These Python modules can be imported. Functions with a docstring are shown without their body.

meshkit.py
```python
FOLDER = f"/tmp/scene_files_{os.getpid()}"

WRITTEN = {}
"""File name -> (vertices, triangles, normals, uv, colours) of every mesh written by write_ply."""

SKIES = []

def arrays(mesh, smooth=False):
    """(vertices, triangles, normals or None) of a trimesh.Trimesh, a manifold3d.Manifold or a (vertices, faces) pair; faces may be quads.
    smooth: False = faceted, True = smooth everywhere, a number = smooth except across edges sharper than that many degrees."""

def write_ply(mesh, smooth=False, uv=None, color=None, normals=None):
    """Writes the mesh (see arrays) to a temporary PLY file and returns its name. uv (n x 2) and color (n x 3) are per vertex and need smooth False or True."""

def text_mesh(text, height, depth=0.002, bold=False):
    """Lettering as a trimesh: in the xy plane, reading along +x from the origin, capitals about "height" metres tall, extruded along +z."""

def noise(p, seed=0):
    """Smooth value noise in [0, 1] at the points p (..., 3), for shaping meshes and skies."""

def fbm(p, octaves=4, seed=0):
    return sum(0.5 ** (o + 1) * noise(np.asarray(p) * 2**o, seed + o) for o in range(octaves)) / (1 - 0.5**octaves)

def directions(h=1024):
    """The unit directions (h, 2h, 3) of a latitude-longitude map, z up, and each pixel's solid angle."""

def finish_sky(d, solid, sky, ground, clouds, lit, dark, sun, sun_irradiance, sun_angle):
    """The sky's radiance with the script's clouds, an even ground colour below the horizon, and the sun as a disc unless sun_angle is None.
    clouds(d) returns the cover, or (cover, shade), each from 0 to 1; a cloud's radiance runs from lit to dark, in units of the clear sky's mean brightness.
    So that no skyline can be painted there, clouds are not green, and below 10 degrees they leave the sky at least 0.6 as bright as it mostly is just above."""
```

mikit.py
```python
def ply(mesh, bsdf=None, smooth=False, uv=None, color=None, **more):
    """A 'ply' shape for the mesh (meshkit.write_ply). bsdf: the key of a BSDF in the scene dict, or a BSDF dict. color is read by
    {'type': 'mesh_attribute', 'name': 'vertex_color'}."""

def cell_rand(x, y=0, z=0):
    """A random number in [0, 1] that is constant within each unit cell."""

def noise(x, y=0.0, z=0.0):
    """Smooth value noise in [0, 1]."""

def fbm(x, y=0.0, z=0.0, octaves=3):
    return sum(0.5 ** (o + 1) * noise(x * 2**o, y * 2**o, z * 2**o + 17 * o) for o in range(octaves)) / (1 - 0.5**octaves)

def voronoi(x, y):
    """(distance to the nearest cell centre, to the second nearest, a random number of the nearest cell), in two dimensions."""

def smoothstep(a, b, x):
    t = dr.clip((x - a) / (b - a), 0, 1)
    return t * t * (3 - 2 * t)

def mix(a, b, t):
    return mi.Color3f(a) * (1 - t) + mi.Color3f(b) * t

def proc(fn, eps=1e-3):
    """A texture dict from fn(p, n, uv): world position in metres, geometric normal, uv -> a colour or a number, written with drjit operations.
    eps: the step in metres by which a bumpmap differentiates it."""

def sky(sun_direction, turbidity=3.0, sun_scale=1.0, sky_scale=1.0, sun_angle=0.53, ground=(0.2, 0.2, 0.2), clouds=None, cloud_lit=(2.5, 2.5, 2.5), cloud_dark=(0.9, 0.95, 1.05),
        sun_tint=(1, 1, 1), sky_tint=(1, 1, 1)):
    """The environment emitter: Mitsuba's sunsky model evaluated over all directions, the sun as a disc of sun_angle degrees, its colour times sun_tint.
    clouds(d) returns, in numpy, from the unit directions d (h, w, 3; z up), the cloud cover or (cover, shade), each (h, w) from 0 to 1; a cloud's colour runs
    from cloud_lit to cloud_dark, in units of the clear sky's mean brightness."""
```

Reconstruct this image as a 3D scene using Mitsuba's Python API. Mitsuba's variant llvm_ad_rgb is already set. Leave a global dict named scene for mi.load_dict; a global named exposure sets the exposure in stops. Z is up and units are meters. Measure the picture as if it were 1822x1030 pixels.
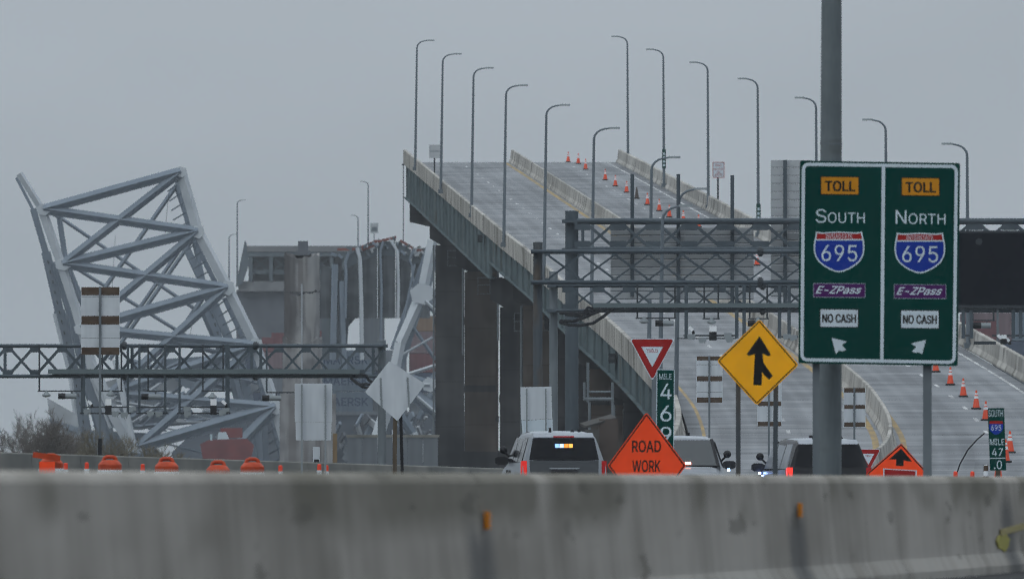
import math, random
import numpy as np, trimesh
import mitsuba as mi, drjit as dr
import mikit, meshkit
from mikit import noise, fbm, smoothstep, mix, voronoi, cell_rand
from shapely.geometry import Polygon, box as sbox
from shapely import affinity
from scipy.ndimage import gaussian_filter1d

T = mi.ScalarTransform4f
scene, labels = {}, {}
rng = random.Random(7)

# ------------------------------------------------------------------ camera, sky, exposure
FPX = 22000.0                  # focal length in photograph pixels (1822 wide)
CX, HY, CAMZ = 911.0, 815.0, 1.1
pitch = math.atan((HY - 515) / FPX)
scene['camera'] = {
    'type': 'thinlens', 'fov': math.degrees(2 * math.atan(911 / FPX)), 'fov_axis': 'x',
    'aperture_radius': 0.023, 'focus_distance': 370.0, 'near_clip': 1.0, 'far_clip': 20000.0,
    'to_world': T().look_at(origin=[0, 0, CAMZ], target=[0, math.cos(pitch), CAMZ + math.sin(pitch)], up=[0, 0, 1]),
    'medium': {'type': 'ref', 'id': 'haze_air'},
}

def overcast(d):
    s = np.clip(d[..., 2], 0, 1)
    n = meshkit.fbm(np.stack([d[..., 0] * 7, d[..., 1] * 7, d[..., 2] * 26], -1), 4, 3)
    f = meshkit.fbm(np.stack([d[..., 0] * 70, d[..., 1] * 70, d[..., 2] * 190], -1), 3, 9)
    shade = 1 - s + 0.22 * (n - 0.5) + 0.045 * (f - 0.5)
    return np.ones_like(s), np.clip(shade, 0, 1)

scene['sky'] = mikit.sky((-0.30, -0.52, 0.80), turbidity=4, sun_scale=0.2, sun_angle=44, sun_tint=(0.80, 1.0, 1.26), clouds=overcast,
                         cloud_lit=(2.5, 2.72, 2.96), cloud_dark=(0.88, 1.0, 1.11), ground=(0.12, 0.13, 0.14))
exposure = 1.87

# the damp air over the river: one closed box round everything
scene['haze_air'] = {'type': 'homogeneous', 'albedo': {'type': 'rgb', 'value': [0.90, 0.95, 0.99]}, 'sigma_t': 0.85e-4,
                     'phase': {'type': 'hg', 'g': 0.35}}
scene['haze_surface'] = {'type': 'null'}
scene['haze'] = {'type': 'cube', 'to_world': T().translate([0, 2950, 19]).scale([1560, 3060, 29]),
                 'bsdf': {'type': 'ref', 'id': 'haze_surface'}, 'interior': {'type': 'ref', 'id': 'haze_air'}}
labels['haze'] = {'label': 'thin grey haze in the damp air over river and road', 'category': 'haze', 'kind': 'stuff'}

# ------------------------------------------------------------------ helpers
def P(x, y, d):
    """the place d metres away that the photograph shows at pixel x, y"""
    return np.array([(x - CX) / FPX * d, d, CAMZ + (HY - y) / FPX * d])

def key(name):
    if name not in scene and name not in labels:
        return name
    i = 1
    while f'{name}_{i:03d}' in scene or f'{name}_{i:03d}' in labels:
        i += 1
    return f'{name}_{i:03d}'

def thing(name, label, cat, group=None, kind=None):
    k = key(name)
    labels[k] = {'label': label, 'category': cat}
    if group: labels[k]['group'] = group
    if kind: labels[k]['kind'] = kind
    return k

class MB:
    def __init__(self): self.V, self.F, self.n = [], [], 0
    def add(self, v, f):
        v = np.asarray(v, float); f = np.asarray(f, int)
        if f.shape[1] == 4: f = np.vstack([f[:, [0, 1, 2]], f[:, [0, 2, 3]]])
        self.V.append(v); self.F.append(f + self.n); self.n += len(v)
        return self
    def beam(self, p0, p1, w, h, up=(0, 0, 1)):
        p0, p1 = np.asarray(p0, float), np.asarray(p1, float)
        t = p1 - p0; t /= np.linalg.norm(t)
        up = np.asarray(up, float)
        if abs(np.dot(up, t)) > 0.97 * np.linalg.norm(up): up = np.array([0, -1.0, 0.02])
        s = np.cross(t, up); s /= np.linalg.norm(s)
        u = np.cross(s, t)
        v = [p + a * s * w / 2 + b * u * h / 2 for p in (p0, p1) for a, b in ((-1, -1), (1, -1), (1, 1), (-1, 1))]
        return self.add(v, [[0, 1, 2, 3], [7, 6, 5, 4], [0, 4, 5, 1], [1, 5, 6, 2], [2, 6, 7, 3], [3, 7, 4, 0]])
    def box(self, c, s, rz=0.0):
        c, s = np.asarray(c, float), np.asarray(s, float) / 2
        q = np.array([[x, y, z] for z in (-1, 1) for x, y in ((-1, -1), (1, -1), (1, 1), (-1, 1))], float) * s
        cr, sr = math.cos(rz), math.sin(rz)
        q = np.stack([q[:, 0] * cr - q[:, 1] * sr, q[:, 0] * sr + q[:, 1] * cr, q[:, 2]], 1) + c
        return self.add(q, [[3, 2, 1, 0], [4, 5, 6, 7], [0, 1, 5, 4], [1, 2, 6, 5], [2, 3, 7, 6], [3, 0, 4, 7]])
    def tube(self, pts, r, n=8, cap=True):
        pts = np.asarray(pts, float); r = np.broadcast_to(np.asarray(r, float), len(pts))
        m = len(pts); a = np.arange(n) * 2 * np.pi / n
        V = []
        for i in range(m):
            t = pts[min(i + 1, m - 1)] - pts[max(i - 1, 0)]; t /= np.linalg.norm(t)
            x = np.cross(t, [0.02, 1, 0.01] if abs(t[1]) < 0.9 else [1, 0, 0]); x /= np.linalg.norm(x)
            y = np.cross(t, x)
            V.append(pts[i] + r[i] * (np.cos(a)[:, None] * x + np.sin(a)[:, None] * y))
        F = [[i * n + j, i * n + (j + 1) % n, (i + 1) * n + (j + 1) % n, (i + 1) * n + j] for i in range(m - 1) for j in range(n)]
        self.add(np.vstack(V), F)
        if cap:
            for i, o in ((0, 1), (m - 1, -1)):
                f = [[0, (j + 1), j][::o] for j in range(1, n - 1)]
                self.add(V[i], f)
        return self
    def lathe(self, prof, c, n=16):
        c = np.asarray(c, float); a = np.arange(n) * 2 * np.pi / n
        V = np.vstack([c + np.stack([r * np.cos(a), r * np.sin(a), np.full(n, z)], 1) for r, z in prof])
        F = [[i * n + j, i * n + (j + 1) % n, (i + 1) * n + (j + 1) % n, (i + 1) * n + j] for i in range(len(prof) - 1) for j in range(n)]
        return self.add(V, F)
    def sphere(self, c, r, sq=(1, 1, 1)):
        s = trimesh.creation.icosphere(subdivisions=2, radius=1.0)
        return self.add(s.vertices * r * np.asarray(sq) + np.asarray(c), s.faces)
    def poly(self, pg, o, u, v, n, a, b):
        """shapely polygon in the u,v plane through o, extruded along n from a to b"""
        for g in getattr(pg, 'geoms', [pg]):
            m = trimesh.creation.extrude_polygon(g, b - a, engine='earcut')
            q = m.vertices
            self.add(o + q[:, :1] * u + q[:, 1:2] * v + (q[:, 2:3] + a) * n, m.faces)
        return self
    def loft(self, rings, close=True, cap=True):
        rings = [np.asarray(r, float) for r in rings]; n = len(rings[0])
        F = [[i * n + j, i * n + (j + 1) % n, (i + 1) * n + (j + 1) % n, (i + 1) * n + j]
             for i in range(len(rings) - 1) for j in range(n if close else n - 1)]
        self.add(np.vstack(rings), F)
        if cap:
            for r, o in ((rings[0], 1), (rings[-1], -1)):
                c = r.mean(0)
                self.add(np.vstack([r, c]), [[j, n, (j + 1) % n][::o] for j in range(n)])
        return self
    def build(self, name, mat, parent=None, smooth=False, **kw):
        k = key(f'{parent}__{name}' if parent else name)
        v, f = np.vstack(self.V), np.vstack(self.F)
        scene[k] = mikit.ply((v, f), mat, smooth=smooth, **kw)
        return k

def part(parent, name, mat, fn, smooth=False, **kw):
    m = MB(); fn(m); return m.build(name, mat, parent, smooth, **kw)

_c = np.array([(60, -1), (200, 1), (300, 4.3), (400, 8.3), (450, 11.0), (500, 14.2), (525, 15.9), (538, 16.5), (555, 16.95), (585, 16.95),
               (610, 16.4), (646, 15.35), (678, 14.2), (702, 13.2), (788, 10.1), (821, 8.75), (890, 6.15), (950, 3.9), (1010, 1.65), (1060, -0.3), (1100, -1.9)])
_dd = np.arange(40, 1100, 1.0)
_xx = gaussian_filter1d(np.interp(_dd, _c[:, 0], _c[:, 1]), 7, mode='nearest')
def _cl(): return _dd, _xx

# ------------------------------------------------------------------ materials
def mat(name, col, rough=0.6, **kw):
    kw.setdefault('specular', 0.15)
    base = {'type': 'rgb', 'value': list(col)} if isinstance(col, (tuple, list)) else mikit.proc(col)
    scene[name] = {'type': 'twosided', 'bsdf': {'type': 'principled', 'base_color': base, 'roughness': rough, **kw}}
    return name
def flat(name, col):
    base = {'type': 'rgb', 'value': list(col)} if isinstance(col, (tuple, list)) else mikit.proc(col)
    scene[name] = {'type': 'twosided', 'bsdf': {'type': 'diffuse', 'reflectance': base}}
    return name

def f_fg(p, n, uv):
    s = p.y
    streak = fbm(s * 1.1, p.z * 0.3, 0, 3)
    fine = fbm(s * 5.0, p.z * 1.2, 3, 2)
    blot = fbm(s * 0.32, p.z * 2.2, 9, 3)
    c = mix((0.245, 0.233, 0.212), (0.405, 0.388, 0.360), smoothstep(0.22, 0.78, streak * 0.55 + blot * 0.35 + fine * 0.15))
    grime = smoothstep(0.42, 0.66, fbm(s * 0.42, p.z * 1.1, 5, 3)) * smoothstep(0.55, 0.80, p.z + 0.25 * (streak - 0.5))
    c = mix(c, (0.15, 0.145, 0.122), grime * 0.7)
    toe = smoothstep(0.42, 0.16, p.z + 0.1 * (fine - 0.5)) * smoothstep(0.3, 0.6, fine)
    c = mix(c, (0.40, 0.395, 0.375), toe * 0.45)  # paler toe: the light on its upward slope put into the colour
    jd = dr.abs((s - 38.9) / 19.9 - dr.floor((s - 38.9) / 19.9) - 0.5) * 2      # darker bands beside the joints, low on the face
    murky = smoothstep(0.90, 0.97, jd + 0.03 * (fine - 0.5)) * smoothstep(0.8, 0.5, p.z + 0.3 * (fine - 0.5))
    c = mix(c, (0.125, 0.13, 0.135), murky * 0.75)
    v = fbm(s * 0.9, p.z * 5.0, 21, 3)
    return mix(c, (0.13, 0.127, 0.115), smoothstep(0.68, 0.8, v) * 0.55)
flat('concrete_barrier_face', f_fg)
def f_cb(p, n, uv):
    a = fbm(p.y * 0.9, p.z * 0.5, p.x * 0.4, 3); b = fbm(p.y * 0.11, p.x * 0.2, 2, 2)
    c = mix((0.25, 0.245, 0.23), (0.46, 0.45, 0.425), smoothstep(0.25, 0.75, 0.6 * a + 0.4 * b))
    return c * (1 - 0.38 * smoothstep(0.66, 0.80, noise(p.y * 0.8, p.z * 0.4, p.x * 0.2)))
flat('concrete_parapet', f_cb)
def f_lw(p, n, uv):
    a = fbm(p.x * 1.6, p.z * 0.4, p.y * 0.5, 3)
    return mix((0.15, 0.155, 0.15), (0.235, 0.235, 0.22), smoothstep(0.2, 0.8, a))
flat('concrete_wall', f_lw)
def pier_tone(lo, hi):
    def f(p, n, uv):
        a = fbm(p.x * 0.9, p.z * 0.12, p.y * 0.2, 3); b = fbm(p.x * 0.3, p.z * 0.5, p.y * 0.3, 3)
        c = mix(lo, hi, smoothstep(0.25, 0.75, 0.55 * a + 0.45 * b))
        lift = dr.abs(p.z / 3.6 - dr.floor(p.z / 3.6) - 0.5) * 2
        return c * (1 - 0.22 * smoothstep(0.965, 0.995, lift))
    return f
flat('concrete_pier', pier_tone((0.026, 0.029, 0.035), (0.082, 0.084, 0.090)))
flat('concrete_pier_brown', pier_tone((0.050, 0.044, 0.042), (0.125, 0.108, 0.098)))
def f_old(p, n, uv):
    a = fbm(p.x * 1.1, p.z * 0.16, p.y * 0.3, 3); b = fbm(p.x * 0.5, p.z * 0.6, 7, 3)
    c = mix((0.13, 0.13, 0.138), (0.275, 0.278, 0.285), smoothstep(0.28, 0.72, 0.55 * a + 0.45 * b))
    c = mix(c, (0.33, 0.33, 0.325), smoothstep(0.62, 0.74, fbm(p.x * 1.9, p.z * 0.12, 14, 2)) * 0.6)
    c = mix(c, (0.105, 0.095, 0.095), smoothstep(0.50, 0.70, fbm(p.x * 1.6, p.z * 0.1, 4, 2)) * 0.6)
    left_dark = smoothstep(-21.2, -21.9, p.x + 1.0 * (fbm(p.x, p.z * 0.5, 3, 3) - 0.5)) * smoothstep(11.5, 14.0, p.z + 2 * (a - 0.5))     # darker towards the left on the upper shaft
    return mix(c, (0.060, 0.058, 0.062), left_dark * 0.8)
flat('concrete_old', f_old)
def f_road(p, n, uv):
    t = (p.y - 770) / 290
    c0 = mi.Float(CLP[0])
    for q in CLP[1:]: c0 = c0 * t + q
    u = dr.abs(p.x - c0)
    tine = noise(p.x * 0.18, p.y * 1.3, 1) * 0.45 + noise(p.x * 0.35, p.y * 0.5, 4) * 0.55
    blot = fbm(p.x * 0.35, p.y * 0.035, 8, 3)
    c = mix((0.160, 0.170, 0.184), (0.292, 0.308, 0.328), smoothstep(0.12, 0.88, 0.6 * tine + 0.4 * blot))
    lane = dr.minimum(dr.abs(u - 2.6), dr.abs(u - 6.3))
    wheel = smoothstep(0.55, 0.15, dr.abs(lane - 0.9)); oil = smoothstep(0.5, 0.0, lane)
    c = c * (1 - (0.13 * wheel + 0.10 * oil) * (0.5 + fbm(p.x * 0.3, p.y * 0.05, 3, 2)))
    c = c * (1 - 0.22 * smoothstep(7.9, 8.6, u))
    slab = cell_rand(dr.floor(p.y / 18.0 + 0.5), dr.floor((p.x - c0) / 3.7 + 100), 3)
    c = c * (0.94 + 0.12 * slab)
    j = dr.abs(p.y / 18.0 - dr.floor(p.y / 18.0) - 0.5) * 2
    return c * (1 - 0.35 * smoothstep(0.975, 0.995, j))
_fd = np.arange(480, 1060.0); CLP = [float(v) for v in np.polyfit((_fd - 770) / 290, np.interp(_fd, *_cl()), 6)]
flat('road_concrete', f_road)
def f_ground(p, n, uv):
    a = fbm(p.x * 0.4, p.y * 0.12, 0, 4)
    return mix((0.075, 0.075, 0.066), (0.14, 0.135, 0.115), a)
flat('soil', f_ground)
def f_asph(p, n, uv):
    a = fbm(p.x * 2.0, p.y * 0.5, 0, 4)
    return mix((0.05, 0.052, 0.055), (0.085, 0.086, 0.088), a)
flat('asphalt', f_asph)
mat('river_water', (0.03, 0.04, 0.045), 0.25)
def f_gird(p, n, uv):
    a = fbm(p.y * 0.12, p.z * 0.8, 2, 3); r = fbm(p.y * 0.5, p.z * 0.25, 6, 3)
    c = mix((0.080, 0.108, 0.120), (0.125, 0.160, 0.172), a)
    return mix(c, (0.11, 0.10, 0.085), smoothstep(0.62, 0.78, r) * 0.5)
flat('girder_paint', f_gird)
flat('girder_dark', (0.07, 0.078, 0.082))
def f_truss(p, n, uv):
    a = fbm(p.x * 0.35, p.z * 0.35, p.y * 0.2, 3)
    return mix((0.37, 0.41, 0.45), (0.53, 0.565, 0.60), a)
flat('truss_paint_lit', f_truss)  # truss paint with the sky light on it put into the colour
flat('truss_paint_shaded', lambda p, n, uv: mix((0.135, 0.168, 0.21), (0.21, 0.25, 0.30), fbm(p.x * 0.5, p.z * 0.4, p.y * 0.3, 3)))  # the same truss paint with shade put into the colour
def f_galv(p, n, uv):
    a = fbm(p.x * 3.0, p.z * 1.1, p.y * 0.4, 3)
    return mix((0.105, 0.125, 0.142), (0.17, 0.195, 0.215), a)
mat('galvanised', f_galv, 0.55, metallic=0.1)
mat('gantry_steel', lambda p, n, uv: mix((0.040, 0.054, 0.068), (0.080, 0.102, 0.122), fbm(p.x * 1.2, p.z * 0.9, p.y, 3)), 0.55)
mat('tray_steel', (0.105, 0.135, 0.148), 0.5)
mat('dark_steel', (0.035, 0.042, 0.05), 0.5)
mat('lamp_steel', (0.115, 0.14, 0.165), 0.5)
def f_pole(p, n, uv):
    a = fbm(p.x * 9.0, p.z * 0.8, p.y, 3); b = fbm(p.x * 2.0, p.z * 3.0, 6, 3)
    c = mix((0.10, 0.122, 0.135), (0.20, 0.23, 0.245), 0.5 * a + 0.5 * b)
    return mix(c, (0.07, 0.075, 0.07), smoothstep(0.6, 0.75, b) * 0.4)
mat('pole_steel', f_pole, 0.42, metallic=0.3)
mat('rust_post', lambda p, n, uv: mix((0.062, 0.074, 0.086), (0.082, 0.068, 0.056), smoothstep(0.45, 0.72, fbm(p.x * 2.5, p.z * 0.7, p.y, 3))), 0.6)
def film(c, v=0.09):
    c = np.array(c)
    return lambda p, n, uv: mix((c * (1 - v)).tolist(), (c * (1 + v)).tolist(), fbm(p.x * 3.2, p.z * 2.4, p.y, 3))
mat('sign_green', film((0.0010, 0.040, 0.034)), 0.6, specular=0.03)
mat('sign_white', film((0.52, 0.60, 0.66), 0.06), 0.35)
mat('sign_orange', film((0.92, 0.080, 0.020)), 0.5, specular=0.12)
mat('sign_yellow', film((0.92, 0.42, 0.012)), 0.5, specular=0.12)
mat('sign_amber', film((0.50, 0.21, 0.012)), 0.5, specular=0.12)
mat('sign_red', film((0.29, 0.016, 0.016)), 0.5, specular=0.12)
mat('sign_blue', film((0.010, 0.035, 0.27)), 0.5, specular=0.12)
mat('sign_purple', film((0.060, 0.012, 0.095)), 0.5, specular=0.12)
mat('sign_black', (0.010, 0.010, 0.011), 0.5, specular=0.12)
def f_alu(p, n, uv):
    a = fbm(p.x * 2.5, p.z * 1.2, p.y * 0.3, 3); b = fbm(p.x * 9, p.z * 0.9, 5, 2)
    return mix((0.38, 0.42, 0.46), (0.60, 0.64, 0.68), 0.6 * a + 0.4 * b)
mat('sign_back', f_alu, 0.5)
mat('sign_back_rib', (0.26, 0.29, 0.315), 0.5)
mat('panel_rib', (0.125, 0.14, 0.155), 0.5)
def f_panelback(p, n, uv):
    a = fbm(p.x * 1.2, p.z * 3.0, 2, 3)
    return mix((0.32, 0.345, 0.37), (0.42, 0.445, 0.47), a)
mat('panel_back', f_panelback, 0.5)
mat('brown_board', lambda p, n, uv: mix((0.045, 0.032, 0.024), (0.10, 0.07, 0.05), fbm(p.x * 4, p.z * 12, p.y, 2)), 0.7)
mat('wood', lambda p, n, uv: mix((0.05, 0.042, 0.034), (0.12, 0.095, 0.07), fbm(p.x * 14, p.z * 0.9, p.y, 3)), 0.75)
mat('wood_tan', lambda p, n, uv: mix((0.14, 0.10, 0.06), (0.22, 0.165, 0.10), fbm(p.x * 14, p.z * 0.9, p.y, 3)), 0.75)
mat('drum_orange', lambda p, n, uv: mix((0.28, 0.036, 0.012), (0.50, 0.066, 0.02), fbm(p.x * 5, p.z * 5, p.y, 3)), 0.4)
mat('cone_orange', (0.66, 0.085, 0.04), 0.45)
mat('cone_red', (0.75, 0.07, 0.035), 0.4)
mat('band_white', (0.62, 0.66, 0.70), 0.4)
mat('rubber', (0.02, 0.02, 0.022), 0.7)
flat('paint_white', lambda p, n, uv: mix((0.27, 0.28, 0.29), (0.50, 0.51, 0.52), smoothstep(0.3, 0.6, fbm(p.x * 2, p.y * 1.0, 0, 3))))
flat('paint_yellow', lambda p, n, uv: mix((0.29, 0.24, 0.17), (0.40, 0.30, 0.16), smoothstep(0.3, 0.7, fbm(p.x * 2, p.y * 0.5, 0, 3))))
mat('screen_black', (0.006, 0.008, 0.013), 0.6, specular=0.04)
mat('device_white', (0.72, 0.75, 0.78), 0.4)
mat('device_grey', (0.22, 0.25, 0.27), 0.5)
mat('device_black', (0.014, 0.015, 0.018), 0.45)
mat('cable_black', (0.018, 0.02, 0.024), 0.6)
mat('car_silver', lambda p, n, uv: mix((0.19, 0.212, 0.238), (0.25, 0.275, 0.305), fbm(p.x * 2, p.z * 3, p.y, 3)), 0.32, metallic=0.35, clearcoat=0.7)
mat('car_white', lambda p, n, uv: mix((0.25, 0.28, 0.315), (0.33, 0.36, 0.40), fbm(p.x * 2, p.z * 3, p.y, 3)), 0.35, clearcoat=0.6)
mat('car_grey', (0.055, 0.061, 0.068), 0.4, clearcoat=0.25)
mat('car_black', (0.012, 0.013, 0.016), 0.3, clearcoat=0.6)
mat('car_glass', (0.010, 0.011, 0.014), 0.12, specular=0.12)
mat('windshield_glass', (0.035, 0.042, 0.046), 0.12, specular=0.5)
mat('car_trim', (0.016, 0.017, 0.02), 0.5)
mat('lens_red', (0.42, 0.012, 0.012), 0.25)
flat('ship_blue', lambda p, n, uv: mix((0.075, 0.092, 0.118), (0.12, 0.138, 0.165), fbm(p.x * 0.25, p.z * 0.4, p.y * 0.1, 3)))
def f_cont(c):
    c = np.array(c)
    return lambda p, n, uv: mix((c * 0.78).tolist(), (c * 1.16).tolist(), 0.55 * fbm(p.x * 0.9, p.z * 0.5, p.y, 3) + 0.45 * noise(p.x * 3.6, 0, 0))
flat('container_blue', f_cont((0.125, 0.16, 0.20)))
flat('container_grey', f_cont((0.155, 0.175, 0.20)))
flat('container_red', f_cont((0.145, 0.066, 0.075)))
flat('container_rose', f_cont((0.165, 0.125, 0.14)))
flat('container_orange', f_cont((0.19, 0.135, 0.10)))
flat('container_deep', f_cont((0.075, 0.095, 0.135)))
flat('letter_navy', (0.045, 0.065, 0.11))
flat('slab_dark', lambda p, n, uv: mix((0.042, 0.050, 0.060), (0.100, 0.112, 0.125), smoothstep(0.3, 0.7, 0.5 * fbm(p.x * 0.25, p.z * 0.6, 0, 3) + 0.5 * fbm(p.x * 2.2, p.z * 0.1, 3, 3))))
flat('slab_pale', lambda p, n, uv: mix((0.24, 0.26, 0.28), (0.40, 0.43, 0.46), fbm(p.x * 0.6, p.z * 0.5, 0, 3)))
flat('rust_red', lambda p, n, uv: mix((0.10, 0.035, 0.03), (0.24, 0.07, 0.05), fbm(p.x * 1.2, p.z * 1.2, 0, 3)))
flat('boat_red', lambda p, n, uv: mix((0.12, 0.05, 0.056), (0.19, 0.06, 0.06), fbm(p.x * 0.8, p.z * 0.9, p.y * 0.1, 3)))
flat('boat_white', (0.45, 0.55, 0.60))
flat('far_steel', lambda p, n, uv: mix((0.085, 0.105, 0.125), (0.125, 0.15, 0.17), fbm(p.x * 0.5, p.z * 0.5, 0, 3)))
flat('far_concrete', lambda p, n, uv: mix((0.125, 0.132, 0.145), (0.195, 0.20, 0.21), fbm(p.x * 0.9, p.z * 0.4, 0, 3)))
flat('far_pier', lambda p, n, uv: mix((0.085, 0.095, 0.115), (0.13, 0.14, 0.16), fbm(p.x * 0.5, p.z * 0.2, 0, 3)))
flat('bark', (0.075, 0.066, 0.060))
flat('twig', (0.095, 0.084, 0.078))
flat('twig_tan', (0.13, 0.115, 0.085))
flat('shed_brown', (0.085, 0.07, 0.064))
flat('shed_roof', (0.085, 0.085, 0.084))
mat('reflector_amber', (0.55, 0.19, 0.012), 0.3)
mat('strap_yellow', (0.27, 0.235, 0.11), 0.6)
mat('strap_lime', (0.27, 0.25, 0.06), 0.6)

# ------------------------------------------------------------------ the line of the road and bridge
def xc(d): return np.interp(d, _dd, _xx)
def zr(d):
    d = np.asarray(d, float)
    return 0.0488 * 12 * np.logaddexp(0, (d - 513.9) / 12) - 0.3 * np.exp(-((d - 300) / 90) ** 2)
def hw(d): return np.interp(d, [560, 620, 760, 900], [9.35, 9.35, 9.1, 9.1])
def on_road(x, y):
    """the point of the road or bridge deck seen at a pixel"""
    d = np.arange(460.0, 1052, 0.25)
    py = HY - FPX * (zr(d) - CAMZ) / d
    i = np.argmin(np.abs(py - y)); return np.array([(x - CX) / FPX * d[i], d[i], zr(d[i])])
def left_px_to_d(x):
    d = np.arange(460.0, 1052, 0.25)
    px = CX + FPX * (xc(d) - hw(d)) / d
    return d[np.argmin(np.abs(px - x))]

def ribbon(m, prof, d0, d1, step=6.0, side=0, cap=True):
    n = max(2, int(math.ceil((d1 - d0) / step)) + 1)
    rings = []
    for d in np.linspace(d0, d1, n):
        x0, z0 = xc(d) + side * hw(d), zr(d)
        rings.append([[x0 + u, d, z0 + z] for u, z in prof])
    return m.loft(rings, cap=cap)

DEND = 1052.0
# ------------------------------------------------------------------ ground, water, roads
def sheet(name, xs, ys, zf, material, label, cat):
    X, Y = np.meshgrid(xs, ys); Z = zf(X, Y)
    nx, ny = len(xs), len(ys)
    i = np.arange(nx * ny).reshape(ny, nx)
    f = np.stack([i[:-1, :-1], i[:-1, 1:], i[1:, 1:], i[1:, :-1]], -1).reshape(-1, 4)
    MB().add(np.stack([X, Y, Z], -1).reshape(-1, 3), f).build(name, material, None, True)
    labels[name] = {'label': label, 'category': cat, 'kind': 'structure'}
def zg(X, Y):
    z = -0.55 - 2.2 * np.clip((Y - 560) / 240, 0, 1) - 3.2 * np.clip((Y - 1090) / 60, 0, 1)
    return z + 0.25 * (meshkit.noise(np.stack([X * 0.05, Y * 0.02, X * 0], -1)) - 0.5) * (Y > 430)
sheet('ground', np.linspace(-1500, 1500, 61), np.concatenate([np.arange(-60, 1300, 20), [1500, 2500, 4000, 5950]]), zg, 'soil', 'low brown ground beside the highway and below the bridge', 'ground')
sheet('river', np.array([-1500, 1500.0]), np.array([1075, 5950.0]), lambda X, Y: X * 0 - 3.4, 'river_water', 'grey river water beyond the broken bridge', 'river')
def road_sheet(name, d0, d1, u0, u1, dz, material, label):
    ds = np.arange(d0, d1 + 0.1, 4.0)
    v = np.array([[xc(d) + u, d, zr(d) + dz] for d in ds for u in (u0, u1)])
    i = np.arange(len(ds) - 1) * 2
    MB().add(v, np.stack([i, i + 1, i + 3, i + 2], 1)).build(name, material, None, True)
    labels[name] = {'label': label, 'category': 'road', 'kind': 'structure'}
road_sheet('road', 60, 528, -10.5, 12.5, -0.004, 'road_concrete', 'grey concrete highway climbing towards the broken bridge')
sheet('ramp_road', np.array([-16.0, -1.0]), np.array([55.0, 150, 250, 420, 470]), lambda X, Y: X * 0 + 0.0 + 0.1 * (Y > 200), 'asphalt', 'dark ramp road behind the near barrier', 'road')
sheet('near_road', np.array([-14.0, 22.0]), np.array([18.0, 120, 210]), lambda X, Y: 0.006 + 0.1 * (122 - Y) / 61 * (Y < 122), 'asphalt', 'dark asphalt in front of the near barrier', 'road')

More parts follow.
